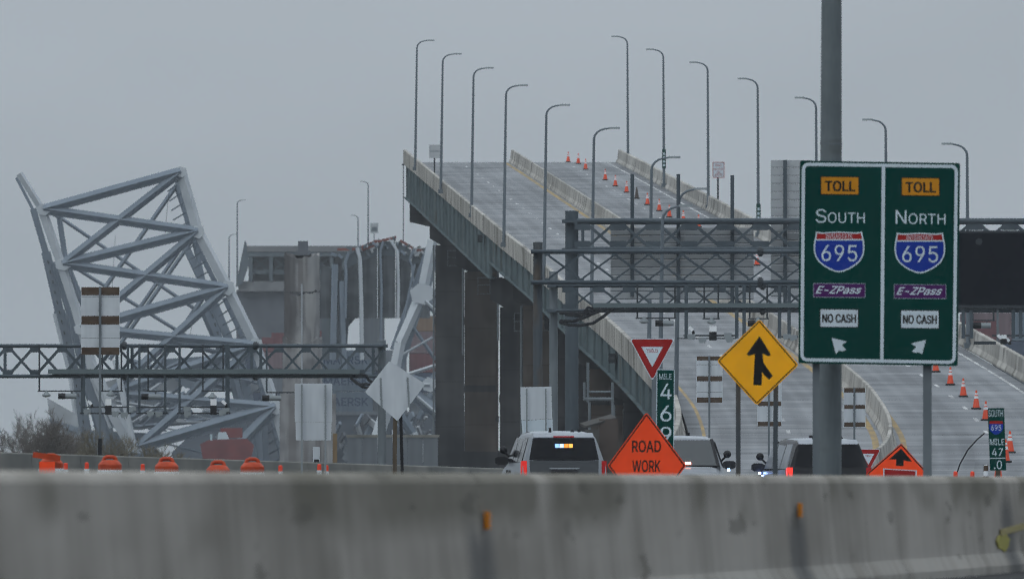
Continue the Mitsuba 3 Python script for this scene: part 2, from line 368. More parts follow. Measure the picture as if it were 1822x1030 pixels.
# ------------------------------------------------------------------ approach bridge
br = thing('approach_bridge', 'concrete approach bridge climbing to a broken end, with green steel girders and dark piers', 'bridge')
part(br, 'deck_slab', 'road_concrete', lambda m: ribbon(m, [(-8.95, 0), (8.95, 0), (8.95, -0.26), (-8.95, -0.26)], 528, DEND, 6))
SEG = 6.0
ML = [(-0.30, 0.0), (-0.30, 0.08), (-0.17, 0.33), (-0.085, 1.04), (-0.06, 1.07), (0.06, 1.07), (0.085, 1.04), (0.17, 0.33), (0.30, 0.08), (0.30, 0.0)]
PL = [(-0.17, -0.16), (-0.17, 1.05), (-0.15, 1.07), (0.05, 1.07), (0.08, 1.04), (0.14, 0.33), (0.27, 0.08), (0.27, -0.02), (-0.02, -0.16)]
PR = [(-u, z) for u, z in PL[::-1]]
for d0 in np.arange(494, DEND - 2, SEG):
    d1 = min(d0 + SEG, DEND + 1.5)
    ka = part(br, 'median_segment', 'concrete_parapet', lambda m: ribbon(m, ML, d0, d1 - 0.05, 3))
    part(br, 'left_parapet_segment', 'concrete_parapet', lambda m: ribbon(m, PL, max(d0, 515), d1 - 0.05, 3, -1) if d1 > 516 else ribbon(m, PL, d0, d1 - 0.05, 3, -1))
    if d0 > 505:
        part(br, 'right_parapet_segment', 'concrete_parapet', lambda m: ribbon(m, PR, d0, d1 - 0.05, 3, 1))
# painted lines
def line(name, u, w, material, d0=480, d1=DEND - 1, side=0):
    def fn(m):
        ds = np.arange(d0, d1, 6.0)
        v = np.array([[xc(d) + side * (hw(d) - 9.1) + u + s * w / 2, d, zr(d) + 0.006] for d in ds for s in (-1, 1)])
        i = np.arange(len(ds) - 1) * 2
        m.add(v, np.stack([i, i + 1, i + 3, i + 2], 1))
    part(br, name, material, fn)
line('yellow_line', -0.62, 0.30, 'paint_yellow'); line('yellow_line', 0.62, 0.26, 'paint_yellow')
line('white_line', 8.05, 0.16, 'paint_white', side=1); line('white_line', -8.0, 0.16, 'paint_yellow', side=-1)
def dashes(m):
    for u in (-4.4, 4.55):
        for d in np.arange(486, DEND - 6, 12.2):
            v = [[xc(e) + u + s * 0.09, e, zr(e) + 0.008] for e in (d, d + 3.0) for s in (-1, 1)]
            m.add(v, [[0, 1, 3, 2]])
labels[part(br, 'lane_dashes', 'paint_white', dashes)] = {'kind': 'stuff'}
# girders: fascia girders in lengths, with stiffeners, inner girders plain
DSPL = 851.0
def gdepth(d): return 2.95 if d > DSPL else 1.85
cuts = list(np.arange(570, DSPL - 20, 27.0)) + [DSPL - 0.0] + list(np.arange(DSPL + 33.6, DEND, 33.6))
cuts = sorted(set(cuts + [DEND]))
for a, b in zip(cuts[:-1], cuts[1:]):
    dep = gdepth((a + b) / 2)
    for side, nm in ((-1, 'left_girder'), (1, 'right_girder')):
        o = 0.10 if side < 0 else -0.10
        def fn(m, o=o):
            ribbon(m, [(o - 0.03, -0.17), (o + 0.03, -0.17), (o + 0.03, -dep), (o - 0.03, -dep)], a, b - 0.06, 9, side)
            ribbon(m, [(o - 0.24, -dep - 0.002), (o + 0.24, -dep - 0.002), (o + 0.24, -dep - 0.07), (o - 0.24, -dep - 0.07)], a, b - 0.06, 9, side)
            for d in np.arange(a + 0.2, b, 9.0):
                ribbon(m, [(o - 0.16 if side < 0 else o, -0.22), (o if side < 0 else o + 0.16, -0.22), (o if side < 0 else o + 0.16, -dep), (o - 0.16 if side < 0 else o, -dep)], d, d + 0.05, 9, side)
        part(br, nm, 'girder_paint', fn)
def inner(m):
    for u in (-5.4, -1.8, 1.8, 5.4):
        ribbon(m, [(u - 0.15, -0.27), (u + 0.15, -0.27), (u + 0.15, -2.7), (u - 0.15, -2.7)], DSPL, DEND - 0.2, 12)
        ribbon(m, [(u - 0.15, -0.27), (u + 0.15, -0.27), (u + 0.15, -1.8), (u - 0.15, -1.8)], 575, DSPL - 0.1, 12)
part(br, 'inner_girders', 'girder_dark', inner)
# small grey boxes and drains hung on the left girder
for x_, dd_ in ((1096, 0.4), (860, 0.3)):
    d = left_px_to_d(x_)
    part(br, 'utility_box', 'dark_steel', lambda m: m.box([xc(d) - hw(d) - 0.22, d, zr(d) - 0.6 - dd_ * 0.3], [0.35, 1.8, 0.5]))
# piers
for i, d in enumerate((1041, 988, 925, 853, 812, 762, 712, 668, 628, 596)):
    zt = zr(d) - gdepth(d) - 0.09
    W = hw(d); xl = xc(d) - W
    capd = 2.0 if d > 850 else 1.5
    inset = 5.2 if i == 0 else 0.50 if i == 1 else 0.72
    th = 2.3; cw = 2.31
    pk = key(br + '__pier')
    zb = -3.6
    def fn(m):
        m.box([xl + inset + cw / 2, d, (zt - capd + zb) / 2], [cw, th, zt - capd - zb])
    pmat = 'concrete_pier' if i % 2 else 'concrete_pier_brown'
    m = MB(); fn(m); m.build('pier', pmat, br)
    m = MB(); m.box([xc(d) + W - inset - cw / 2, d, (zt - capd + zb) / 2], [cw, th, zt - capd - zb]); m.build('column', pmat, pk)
    tip = 0.05
    prof = [(-W + tip, 0), (W - tip, 0), (W - tip, -capd * 0.72), (W - max(inset, 1.0), -capd), (-W + max(inset, 1.0), -capd), (-W + tip, -capd * 0.72)] if i else \
           [(-W + tip, 0), (W - tip, 0), (W - tip, -1.7), (W - inset, -2.9), (-W + inset, -2.9), (-W + tip, -1.7)]
    m = MB(); m.loft([[[xc(d) + u, d + s, zt + z] for u, z in prof] for s in (-th / 2 - 0.12, th / 2 + 0.12)])
    m.build('cap', 'concrete_pier', pk)
    if zt < 6.5: continue
    for zz, hh, ex in ((HY_z, 0.5, 0.16) for HY_z in ([12.0 if i == 1 else 6.3 if i == 2 else 5.2 if i == 3 else 4.4])):
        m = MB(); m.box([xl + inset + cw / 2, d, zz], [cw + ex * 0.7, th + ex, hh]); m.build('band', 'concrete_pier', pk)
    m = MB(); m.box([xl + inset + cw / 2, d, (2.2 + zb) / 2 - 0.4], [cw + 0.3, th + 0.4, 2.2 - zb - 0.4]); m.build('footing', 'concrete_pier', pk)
    if i in (1, 2, 3, 4):
        z1, z0 = (15.5, 8.8) if i == 2 else (14.0, 9.2) if i == 3 else (zt - capd, 1.0)
        m = MB(); m.tube([[xl + inset - 0.13, d - th / 2, z0], [xl + inset - 0.13, d - th / 2, z1]], 0.07, 6); m.build('drain_pipe', 'galvanised', pk)
        m = MB(); px_ = xl + inset + 1.0
        for k in range(3): m.tube([[px_ + k * 0.9, d - th / 2 - 0.5, zt - capd - 1.7], [px_ + k * 0.9, d - th / 2 - 0.5, zt - capd - 0.4]], 0.03, 5)
        for zz in (1.65, 1.0, 0.45): m.tube([[px_, d - th / 2 - 0.5, zt - capd - zz], [px_ + 1.8, d - th / 2 - 0.5, zt - capd - zz]], 0.03, 5)
        m.build('railing', 'galvanised', pk)
# abutment under the lowest girders, and a thin line hanging off the broken end
part(br, 'abutment', 'concrete_pier', lambda m: ribbon(m, [(-9.25, -0.3), (9.25, -0.3), (9.25, -4), (-9.25, -4)], 520, 572, 10))
part(br, 'hanging_pipe', 'dark_steel', lambda m: (m.tube([P(717.5, 292, 1050), P(717.5, 430, 1050)], 0.035, 5), m.box(P(719, 293, 1050), [0.4, 0.3, 0.12])))
part(br, 'end_face', 'slab_dark', lambda m: ribbon(m, [(-8.9, -0.3), (8.9, -0.3), (8.9, -1.6), (-8.9, -1.6)], DEND - 0.5, DEND - 0.1, 1))

# ------------------------------------------------------------------ lamps along the bridge
ORD = ['first', 'second', 'third', 'fourth', 'fifth', 'sixth', 'seventh', 'eighth', 'ninth', 'tenth', 'eleventh', 'twelfth', 'thirteenth', 'fourteenth', 'fifteenth', 'sixteenth', 'seventeenth', 'eighteenth', 'nineteenth', 'twentieth']
def lamp(base, ztop, sgn, label, group, arm=1.45, lean=0.0, r=0.115, tag=None):
    k = thing('street_lamp', label, 'street lamp', group)
    b = np.asarray(base, float); H = ztop - b[2]; R = 0.62
    up = [b + [lean * t, 0, (H - R) * t] for t in (0, 0.5, 1.0)]
    bend = [up[-1] + [sgn * R * 1.15 * (1 - math.cos(a)), 0, R * 0.93 * math.sin(a)] for a in np.radians([20, 40, 60, 80])]
    tip = bend[-1] + [sgn * (arm - 1.12), 0, 0.05]
    rr = [r, r * 0.82, r * 0.62, r * 0.55, r * 0.5, r * 0.45, r * 0.42, r * 0.36]
    part(k, 'pole', 'lamp_steel', lambda m: m.tube(up + bend + [tip], rr, 8), 40)
    part(k, 'base_plate', 'lamp_steel', lambda m: m.box(b + [0, 0, 0.15], [0.42, 0.42, 0.3]))
    part(k, 'lamp_head', 'device_grey', lambda m: m.loft([[tip + [sgn * s, dy * w, dz] for dy, dz in ((-0.15, -0.05), (0.15, -0.05), (0.13, 0.05), (-0.13, 0.05))] for s, w in ((-0.12, 0.5), (0.06, 1), (0.36, 1), (0.48, 0.6))]))
    if tag:
        part(k, 'marker_plate', 'sign_green', lambda m: m.box(b + [0.0, -0.2, tag], [0.3, 0.03, 1.5]))
        part(k, 'lettering', 'sign_white', lambda m: [m.box(b + [0.0, -0.222, tag + q], [0.15, 0.01, 0.17]) for q in (-0.5, -0.2, 0.1, 0.4)])
    return k
tops_left = [(744, 72), (790, 96), (845, 121), (903, 152), (975, 187), (1060, 228), (1163, 280), (1212, 336), (1183, 366)]
for i, (x, y) in enumerate(tops_left):
    d = 336160 / (y + 258.6)
    if i >= 7: d = (575, 532)[i - 7]
    ztop = P(x, y, d)[2]
    X = P(x, y, d)[0]
    bz = zr(d) + (0.2 if d > 530 else -0.2)
    lamp([X - 0.25, d, bz], ztop, 1, f'tall curved street lamp on the left parapet, {ORD[i]} from the broken end', 'street lamps along the left parapet', lean=0.15,
         arm=1.5 if i < 7 else 1.35)
    if i in (1, 3):   # small control box on the pole
        pass
tops_right = [(1117, 65), (1181, 88), (1260, 111), (1349, 140), (1453, 174), (1577, 213), (1722, 256)]
for i, (x, y) in enumerate(tops_right):
    d = 336160 / (y + 258.6)
    pt = P(x, y, d)
    lamp([pt[0] + 0.12 - 0.1, d, zr(d) + 0.1], pt[2], -1, f'tall curved street lamp on the right parapet, {ORD[i]} from broken end' + (' with a green marker' if i in (1, 3) else ''),
         'street lamps along the right parapet', lean=-0.05, arm=1.4, tag={1: 2.2, 3: 1.5}.get(i))

# ------------------------------------------------------------------ cones
def cone(base, label, group, h=0.9, m1='cone_orange', stripes=True):
    k = thing('traffic_cone', label, 'traffic cone', group)
    b = np.asarray(base, float)
    part(k, 'base', 'rubber', lambda m: m.box(b + [0, 0, 0.04], [0.46, 0.46, 0.08]))
    part(k, 'cone_body', m1, lambda m: m.lathe([(0.17, 0.08), (0.035, h), (0.0, h)], b, 12), 40)
    if stripes:
        for z0, z1 in ((0.56, 0.70), (0.76, 0.85)):
            r = lambda z: 0.17 + (0.035 - 0.17) * (z - 0.08) / (h - 0.08) + 0.006
            part(k, 'reflective_band', 'band_white', lambda m: m.lathe([(r(z0 * h), z0 * h), (r(z1 * h), z1 * h)], b, 12), 40)
    return k
cpx = [(1011, 284), (1029, 292), (1042, 302), (1077, 321), (1095, 332), (1115, 343), (1133, 354), (1152, 365), (1173, 376), (1191, 387), (1216, 397), (1243, 405), (1347, 473),
       (1665, 662), (1691, 685), (1714, 706), (1737, 728), (1754, 748)]
for i, (x, y) in enumerate(cpx):
    lab = f'orange traffic cone on the bridge deck, {ORD[i]} from the broken end'
    if i == 6: lab = 'dull brown traffic cone on the bridge deck, seventh from the broken end'
    cone(on_road(x, y), lab, 'traffic cones in a row along the bridge deck', m1='shed_brown' if i == 6 else 'cone_orange', stripes=i != 6)
for lab, x, d, yb, h in (('orange traffic cone standing just behind the right green mile marker', 1797, 500, 806, 0.9), ('orange traffic cone half hidden by the right green mile marker, nearer the barrier', 1789, 470, 823, 0.9),
                         ('orange traffic cone under the right green mile marker, beside its post', 1776, 400, 866, 0.95)):
    cone(P(x, yb, d), lab, None, h=h)
# tubular posts along the barrier
def tubular(x, yt, d, label, group, stripe=0.17):
    k = thing('delineator_post', label, 'delineator', group)
    b = P(x, yt, d); zt = b[2]; zb = zt - 1.0
    c = [b[0], d, 0]
    part(k, 'tube', 'cone_red', lambda m: m.lathe([(0.06, zt - stripe - 0.02), (0.055, zt - 0.02), (0.02, zt), (0, zt)], c, 12), 40)
    part(k, 'reflective_sleeve', 'band_white', lambda m: m.lathe([(0.07, zb + 0.3), (0.066, zt - stripe)], c, 12), 40)
    part(k, 'lower_tube', 'cone_red', lambda m: m.lathe([(0.075, zb + 0.05), (0.068, zb + 0.3)], c, 12), 40)
    part(k, 'base', 'rubber', lambda m: m.lathe([(0, zb + 0.06), (0.2, zb + 0.05), (0.2, zb), (0, zb)], c, 12))
for i, (x, yt, where) in enumerate(((117, 823, 'touching the leftmost orange drum'), (154.5, 822, 'between the two leftmost orange drums'), (254, 825, 'between the second and third orange drums'),
                             (499, 827, 'alone right of the last orange drum'), (568, 825, 'left of a close pair right of the drums'), (581, 827, 'right of a close pair right of the drums'))):
    tubular(x, yt, 318 + 4 * i, f'orange and white tubular delineator post {where}', 'delineator posts along the left barrier')
for x, yt, lab in ((1700, 838, 'tip of a red tubular post at the foot of the bent black rod'), (1730, 838, 'short red and white tubular post behind the near barrier at right')):
    tubular(x, yt, 330, lab, None)
k = thing('delineator_post', 'white and brown striped post on a base, left of the right mile marker', 'delineator')
b = P(1754, 826, 330)
part(k, 'post', 'band_white', lambda m: m.lathe([(0.10, b[2] - 1.0), (0.05, b[2] - 0.02), (0, b[2])], [b[0], b[1], 0], 12), 40)
part(k, 'band', 'brown_board', lambda m: m.lathe([(0.068, b[2] - 0.17), (0.06, b[2] - 0.02)], [b[0], b[1], 0], 12), 40)
part(k, 'band', 'brown_board', lambda m: m.lathe([(0.085, b[2] - 0.4), (0.08, b[2] - 0.31)], [b[0], b[1], 0], 12), 40)
k = thing('bent_rod', 'thin black bent rod rising from the road towards the right mile marker', 'rod')
part(k, 'rod', 'cable_black', lambda m: m.tube([P(1701, 846, 331), P(1708, 825, 331), P(1722, 800, 331), P(1738, 782, 331), P(1752, 770, 331)], 0.018, 6))

# drums
def drum(x, yt, d, label, tilt=0, board=False):
    k = thing('traffic_drum', label, 'traffic drum', 'orange traffic drums in front of the left barrier')
    pt = P(x, yt, d); c = np.array([pt[0], d, pt[2] - 1.10])
    def ring(r, z): return (r, z)
    part(k, 'drum_body', 'drum_orange', lambda m: m.lathe([(0.29, 0.05), (0.292, 0.30), (0.282, 0.31), (0.285, 0.60), (0.272, 0.61), (0.275, 0.86), (0.268, 0.89), (0.20, 0.965), (0.13, 0.985), (0.0, 0.99)], c, 20), 35)
    for z0, z1, rr in ((0.12, 0.27, 0.298), (0.36, 0.52, 0.293), (0.60, 0.755, 0.289)):
        part(k, 'reflective_band', 'band_white', lambda m: m.lathe([(rr, z0), (rr - 0.002, z1)], c, 20), 40)
    part(k, 'handle', 'drum_orange', lambda m: m.tube([c + [-0.15, 0, 0.96], c + [-0.12, 0, 1.03], c + [-0.07, 0, 1.055], c + [0.07, 0, 1.055], c + [0.12, 0, 1.03], c + [0.15, 0, 0.96]], 0.045, 8), 40)
    part(k, 'base', 'rubber', lambda m: m.lathe([(0.42, 0.0), (0.42, 0.05), (0.2, 0.07)], c, 16))
    if board:
        part(k, 'warning_board', 'drum_orange', lambda m: m.beam(c + [-0.40, -0.34, 1.07], c + [0.22, -0.34, 0.98], 0.03, 0.13))
        part(k, 'warning_board', 'sign_orange', lambda m: m.beam(c + [-0.26, -0.31, 0.60], c + [0.10, -0.31, 0.60], 0.02, 0.62))
for x, yt, lab, bd in ((91, 806, 'battered orange traffic drum with an orange board across its top, leftmost', True), (195.5, 809, 'orange traffic drum below the tall brown-striped sign back', False),
                       (296.5, 812, 'orange traffic drum with a broad handle, third from the left', False), (388, 818, 'orange traffic drum with a low worn lid, in front of the red boat', False), (449, 813, 'orange traffic drum with a dark scuff, rightmost of the row', False)):
    drum(x, yt, 285 if not bd else 281, lab, board=bd)

# ------------------------------------------------------------------ concrete barriers
def wall_run(k, bev, pts, seglen, material, name='barrier_segment', half=0.12, foot=0.3, toe=0.32):
    """pts: (x, y, zbase, ztop) ends; a run of segments with real joints"""
    a, b = np.asarray(pts[0], float), np.asarray(pts[1], float)
    L = np.hypot(*(b - a)[:2]); t = (b - a)[:2] / L; nrm = np.array([t[1], -t[0]])
    n = int(round(L / seglen)); keys = []
    for i in range(n):
        rings = []
        for s in (i / n * L + 0.012, (i + 1) / n * L - 0.012):
            q = a + (b - a) * s / L
            h = q[3] - q[2]
            pl = [(foot, 0), (foot, 0.08), (half + 0.04, toe), (half - 0.02, h - bev), (half - 0.02 - bev * 0.3, h - bev * 0.5), (half - 0.02 - bev * 0.75, h - bev * 0.15), (half - 0.02 - bev * 1.2, h)]
            pr = [(-a, b) for a, b in pl] + pl[::-1]
            rings.append([[q[0] + nrm[0] * u, q[1] + nrm[1] * u, q[2] + z] for u, z in pr])
        keys.append(MB().loft(rings).build(name, material, k))
    return keys
near = thing('concrete_barrier', 'long stained grey concrete barrier across the bottom of the view, near and out of focus', 'barrier')
def bx_(d): return 0.12422 * d - 10.10
wall_run(near, 0.062, [(bx_(39.0), 39.0, 0.136, 1.083), (bx_(138.5), 138.5, -0.027, 0.888)], 20.05, 'concrete_barrier_face', half=0.11, foot=0.21, toe=0.20)
bt = np.array([0.12422, 1, 0]); bt /= np.linalg.norm(bt); bn = np.array([bt[1], -bt[0], 0])
if bn[1] > 0: bn = -bn
def on_barrier(x, y, off=0.0):
    d = np.arange(45, 138, 0.02); u = 0.115 + off
    px = CX + FPX * (bx_(d) + bn[0] * u) / (d + bn[1] * u); i = np.argmin(np.abs(px - x))
    Y = d[i] + bn[1] * u; z = CAMZ + (HY - y) / FPX * Y
    u += 0.035 * float(np.clip((0.85 - z) / 0.65, 0, 1))
    return np.array([bx_(d[i]) + bn[0] * u, d[i] + bn[1] * u, z])
for x, y in ((866, 925), (1422, 907)):
    c = on_barrier(x, y, 0.02)
    part(near, 'reflector', 'reflector_amber', lambda m: (m.beam(c - [0, 0, 0.055], c + [0, 0, 0.055], 0.03, 0.09, up=bt), m.beam(c - bn * 0.01 - [0, 0, 0.058], c - bn * 0.01 + [0, 0, 0.058], 0.02, 0.05, up=bt)))
k = thing('yellow_strap', 'yellow strap with a lime tag lying on the near barrier at the right edge', 'strap')
part(k, 'strap', 'strap_yellow', lambda m: m.beam(on_barrier(1776, 947, 0.012), on_barrier(1840, 929, 0.012), 0.012, 0.06, up=(0, 0, 1)))
part(k, 'tag', 'strap_lime', lambda m: m.poly(Polygon([(-0.75, 0.02), (-0.45, 0.075), (-0.1, 0.06), (0.25, 0.085), (0.7, 0.03), (0.55, -0.04), (0.15, -0.09), (-0.2, -0.06), (-0.55, -0.05)]), on_barrier(1777, 965, 0.0), bt, np.array([0, 0, 1.0]), bn, 0.004, 0.018))
far_b = thing('concrete_barrier', 'weathered grey concrete barrier behind the orange drums at left', 'barrier')
a_, b_ = P(-40, 803, 338), P(900, 833, 392)
wall_run(far_b, 0.035, [(a_[0], a_[1], a_[2] - 1.15, a_[2]), (b_[0], b_[1], b_[2] - 1.0, b_[2])], 4.6, 'concrete_wall')
k = thing('concrete_wall', 'low dark concrete wall behind the diamond sign back, under the bridge piers', 'wall')
for i in range(6):
    x0, x1 = 618 + i * 27, 618 + (i + 1) * 27 - 0.8
    part(k, 'wall_panel', 'container_grey', lambda m: m.beam(P((x0 + x1) / 2, 776, 720), P((x0 + x1) / 2, 850, 720), (x1 - x0) * 720 / FPX, 0.5, up=(0, -1, 0)))
part(k, 'coping', 'concrete_wall', lambda m: m.beam(P(616, 775.5, 720), P(782, 775.5, 720), 0.7, 0.16))

# ------------------------------------------------------------------ signs
class Face:
    """a flat sign facing the camera, drawn in photograph pixels about (cx, cy), standing at distance d"""
    def __init__(s, cx, cy, d, yaw=0.0):
        s.cx, s.cy, s.d, s.k = cx, cy, d, d / FPX
        s.c = math.cos(yaw)
        s.u = np.array([math.cos(yaw), math.sin(yaw), 0]); s.v = np.array([0, 0, 1.0]); s.n = np.cross(s.u, s.v); s.o = P(cx, cy, d)
    def loc(s, pts): return [((x - s.cx) * s.k / s.c, (s.cy - y) * s.k) for x, y in pts]
    def pt(s, x, y, off=0):
        a, b = s.loc([(x, y)])[0]; return s.o + a * s.u + b * s.v + off * s.n
    def poly(s, parent, name, material, pts, a, b, r=0.0, hole=None):
        pg = pts if not isinstance(pts, list) else Polygon(s.loc(pts))
        if r: pg = pg.buffer(-r).buffer(r, quad_segs=6)
        if hole is not None: pg = pg.difference(hole)
        return part(parent, name, material, lambda m: m.poly(pg, s.o, s.u, s.v, s.n, a, b))
    def frame(s, parent, name, material, pts, w, a, b, r=0.0):
        pg = Polygon(s.loc(pts))
        if r: pg = pg.buffer(-r).buffer(r, quad_segs=8)
        return part(parent, name, material, lambda m: m.poly(pg.difference(pg.buffer(-w, join_style=1 if r else 2)), s.o, s.u, s.v, s.n, a, b))
    def text(s, parent, material, txt, x0, x1, yb, cap, a, bold=False, roll=0.0, slant=0.0, name='lettering', heavy=0.0):
        m0 = meshkit.text_mesh(txt, 1.0, 1.0, bold)
        q = m0.vertices.copy(); q[:, 0] -= q[:, 0].min(); q[:, 0] /= q[:, 0].max()
        w, h = (x1 - x0) * s.k / s.c, cap * s.k
        xx, yy = q[:, 0] * w + slant * q[:, 1] * h, q[:, 1] * h + q[:, 0] * w * math.tan(roll)
        ox, oy = s.loc([(x0, yb)])[0]
        V = s.o + (xx + ox)[:, None] * s.u + (yy + oy)[:, None] * s.v + (a + q[:, 2:3] * 0.004) * s.n
        return part(parent, name, material, lambda m: [m.add(V + q * heavy * h * s.u + abs(q) * 0.0006 * s.n, m0.faces) for q in ((0, -1, 1) if heavy else (0,))])
def post(parent, x, ytop, ybot, d, w, material='galvanised', round_=False, name='post', lean=0.0):
    def fn(m):
        if round_: m.tube([P(x + lean, ybot, d), P(x, ytop, d)], w / 2, 14)
        else: m.beam(P(x + lean, ybot, d), P(x, ytop, d), w, w * 0.7, up=(0, -1, 0))
    return part(parent, name, material, fn, 40 if round_ else False)
GY = lambda d, z=-0.45: HY + (CAMZ - z) * FPX / d     # pixel row of the ground at distance d

def shield(cx, cy, w, h):
    up = [(-0.465, -0.40), (-0.455, -0.5), (-0.33, -0.478), (-0.16, -0.49), (0.0, -0.5), (0.16, -0.49), (0.33, -0.478), (0.455, -0.5), (0.465, -0.40)]
    side = [(0.487, -0.28), (0.5, -0.14), (0.494, 0.0), (0.465, 0.13), (0.40, 0.25), (0.31, 0.345), (0.20, 0.425), (0.08, 0.487), (0.0, 0.5)]
    pts = up + side + [(-x, y) for x, y in side[::-1][1:]]
    return [(cx + x * w, cy + y * h) for x, y in pts]

# big toll sign (d 180) : zoom coordinates -> photograph pixels
zx = lambda x, y: (1420 + x / 2.7105, 280 + y / 2.7105)
D = 180.0
k = thing('toll_sign', 'large green two-column toll sign reading TOLL SOUTH and TOLL NORTH 695', 'road sign')
F = Face(1565, 468, D)
outer = [(1423.5, 286), (1708.5, 290.5), (1704, 651), (1420.5, 646)]
F.poly(k, 'panel', 'sign_green', outer, -0.02, 0.0, r=0.03)
inner_ = [(1426.8, 289.3), (1704.8, 293.6), (1700.6, 647.4), (1423.8, 642.6)]
F.frame(k, 'border', 'sign_white', inner_, 0.048, 0.002, 0.006, r=0.10)
F.poly(k, 'divider', 'sign_white', [(1569.0, 293), (1575.2, 293), (1572.0, 643.5), (1566.0, 643.5)], 0.002, 0.006)
for j, (dx, dy, word) in enumerate(((0, 0, 'SOUTH'), (389.5, 5.5, 'NORTH'))):
    q = lambda x, y: zx(x + dx, y + dy)
    R = lambda x0, y0, x1, y1: [q(x0, y0), q(x1, y0 + 2), q(x1, y1 + 2), q(x0, y1)]
    t = F.poly(k, 'toll_plaque', 'sign_black', R(107, 90, 296, 182), 0.002, 0.006, r=0.01)
    F.poly(t, 'plaque_face', 'sign_amber', R(112, 95, 291, 177), 0.007, 0.010, r=0.008)
    a, b = q(130, 162), q(275, 164); F.text(t, 'sign_black', 'TOLL', a[0], b[0], a[1], 47 / 2.71, 0.011, True, roll=-0.012, heavy=0.025)
    s1 = (85, 137) if j == 0 else (81, 134); s2 = (144, 322) if j == 0 else (144, 322)
    a, b = q(s1[0], 315), q(s1[1], 315); F.text(k, 'sign_white', word[0], a[0], b[0], a[1], 65 / 2.71, 0.002)
    a, b = q(s2[0], 315.5), q(s2[1], 318); F.text(k, 'sign_white', word[1:], a[0], b[0], a[1], 50 / 2.71, 0.002, roll=-0.012)
    c = q(198, 456)
    sh = F.poly(k, 'route_shield', 'sign_white', shield(c[0], c[1], 245 / 2.71, 196 / 2.71), 0.002, 0.006)
    inn = Polygon(F.loc(shield(c[0], c[1], 245 / 2.71, 196 / 2.71))).buffer(-0.020)
    ysp = F.loc([q(0, 397)])[0][1]
    top, bot = sbox(-9, ysp + 0.008, 9, 9), sbox(-9, -9, 9, ysp - 0.012)
    F.poly(sh, 'red_band', 'sign_red', inn.intersection(top), 0.007, 0.010)
    F.poly(sh, 'blue_field', 'sign_blue', inn.intersection(bot), 0.007, 0.010)
    a, b = q(133, 391), q(262, 391); F.text(sh, 'sign_white', 'INTERSTATE', a[0], b[0], a[1], 19 / 2.71, 0.011)
    a, b = q(113, 499), q(286, 501); F.text(sh, 'sign_white', '695', a[0], b[0], a[1], 77 / 2.71, 0.011, False, roll=-0.01)
    e = F.poly(k, 'pass_plaque', 'sign_white', R(73.6, 606.6, 324.4, 674.4), 0.002, 0.005)
    F.poly(e, 'plaque_face', 'sign_purple', R(75, 608, 323, 673), 0.006, 0.009)
    a, b = q(84, 656), q(296, 658); F.text(e, 'sign_white', 'E-ZPass', a[0], b[0], a[1], 35 / 2.71, 0.010, True, slant=0.5)
    nc = F.poly(k, 'cash_plaque', 'sign_black', R(104, 729, 292, 820), 0.002, 0.005)
    F.poly(nc, 'plaque_face', 'sign_white', R(108, 733, 288, 816), 0.006, 0.009)
    a, b = q(117, 795), q(279, 797); F.text(nc, 'sign_black', 'NO CASH', a[0], b[0], a[1], 39 / 2.71, 0.010, True, roll=-0.012, heavy=0.035)
    ar = [(162, 870), (236, 888), (210, 905), (232, 927), (214, 935), (199, 930), (182, 947)] if j == 0 else [(617 - 389.5, 873), (544 - 389.5, 892), (571 - 389.5, 908), (547 - 389.5, 931), (567 - 389.5, 936), (580 - 389.5, 933), (598 - 389.5, 944)]
    F.poly(k, 'arrow', 'sign_white', [q(*p) for p in ar], 0.002, 0.006)
for y in (330, 430, 530, 620):
    part(k, 'back_rail', 'galvanised', lambda m: m.beam(F.pt(1426, y, -0.06), F.pt(1702, y + 4, -0.06), 0.06, 0.06))
post(k, 1650, 300, GY(D), D + 0.16, 0.125, 'galvanised'); post(k, 1452, 300, GY(D), D + 0.16, 0.10, 'galvanised')
k = thing('light_pole', 'thick grey steel pole rising out of the top of the picture behind the toll sign', 'pole')
part(k, 'pole', 'pole_steel', lambda m: m.tube([P(1476, GY(181.2), 181.2), P(1478, 500, 181.2), P(1480, -60, 181.2), P(1480.5, -420, 181.2)], [0.172, 0.165, 0.146, 0.135], 20), 40)
part(k, 'base_plate', 'pole_steel', lambda m: m.box(P(1476, GY(181.2), 181.2) + [0, 0, 0.02], [0.6, 0.6, 0.05]))
part(k, 'arm', 'pole_steel', lambda m: m.tube([P(1480.5, -420, 181.2), P(1480, -455, 181.2), P(1450, -470, 181.2), P(1330, -475, 181.2)], [0.07, 0.06, 0.05, 0.045], 8), 40)
part(k, 'lamp_head', 'device_grey', lambda m: m.box(P(1300, -474, 181.2), [0.55, 0.28, 0.12]))
part(k, 'joint_band', 'galvanised', lambda m: m.tube([P(1478.7, 258, 181.2), P(1478.7, 254, 181.2)], 0.163, 20), 40)

# merge sign
k = thing('merge_sign', 'yellow diamond sign with a black merging arrow on two posts', 'road sign')
D = 195.0; F = Face(1348.5, 645, D)
zz = lambda x, y: (1200 + x / 3.9625, 500 + y / 3.9625)
dm = [zz(600, 268), zz(876, 590), zz(580, 876), zz(299, 563)]
F.poly(k, 'panel', 'sign_yellow', dm, -0.006, 0, r=0.04)
pg = Polygon(F.loc(dm)).buffer(-0.04).buffer(0.04)
part(k, 'border', 'sign_black', lambda m: m.poly(pg.buffer(-0.016).difference(pg.buffer(-0.034)), F.o, F.u, F.v, F.n, 0.002, 0.005))
F.poly(k, 'arrow', 'sign_black', [zz(*p) for p in [(600, 388), (640, 452), (680, 518), (672, 527), (655, 527), (622, 511), (626, 568), (644, 600), (694, 668), (667, 695), (632, 662), (618, 640), (615, 735), (556, 732), (567, 513), (532, 526), (518, 524), (510, 514)]], 0.002, 0.006)
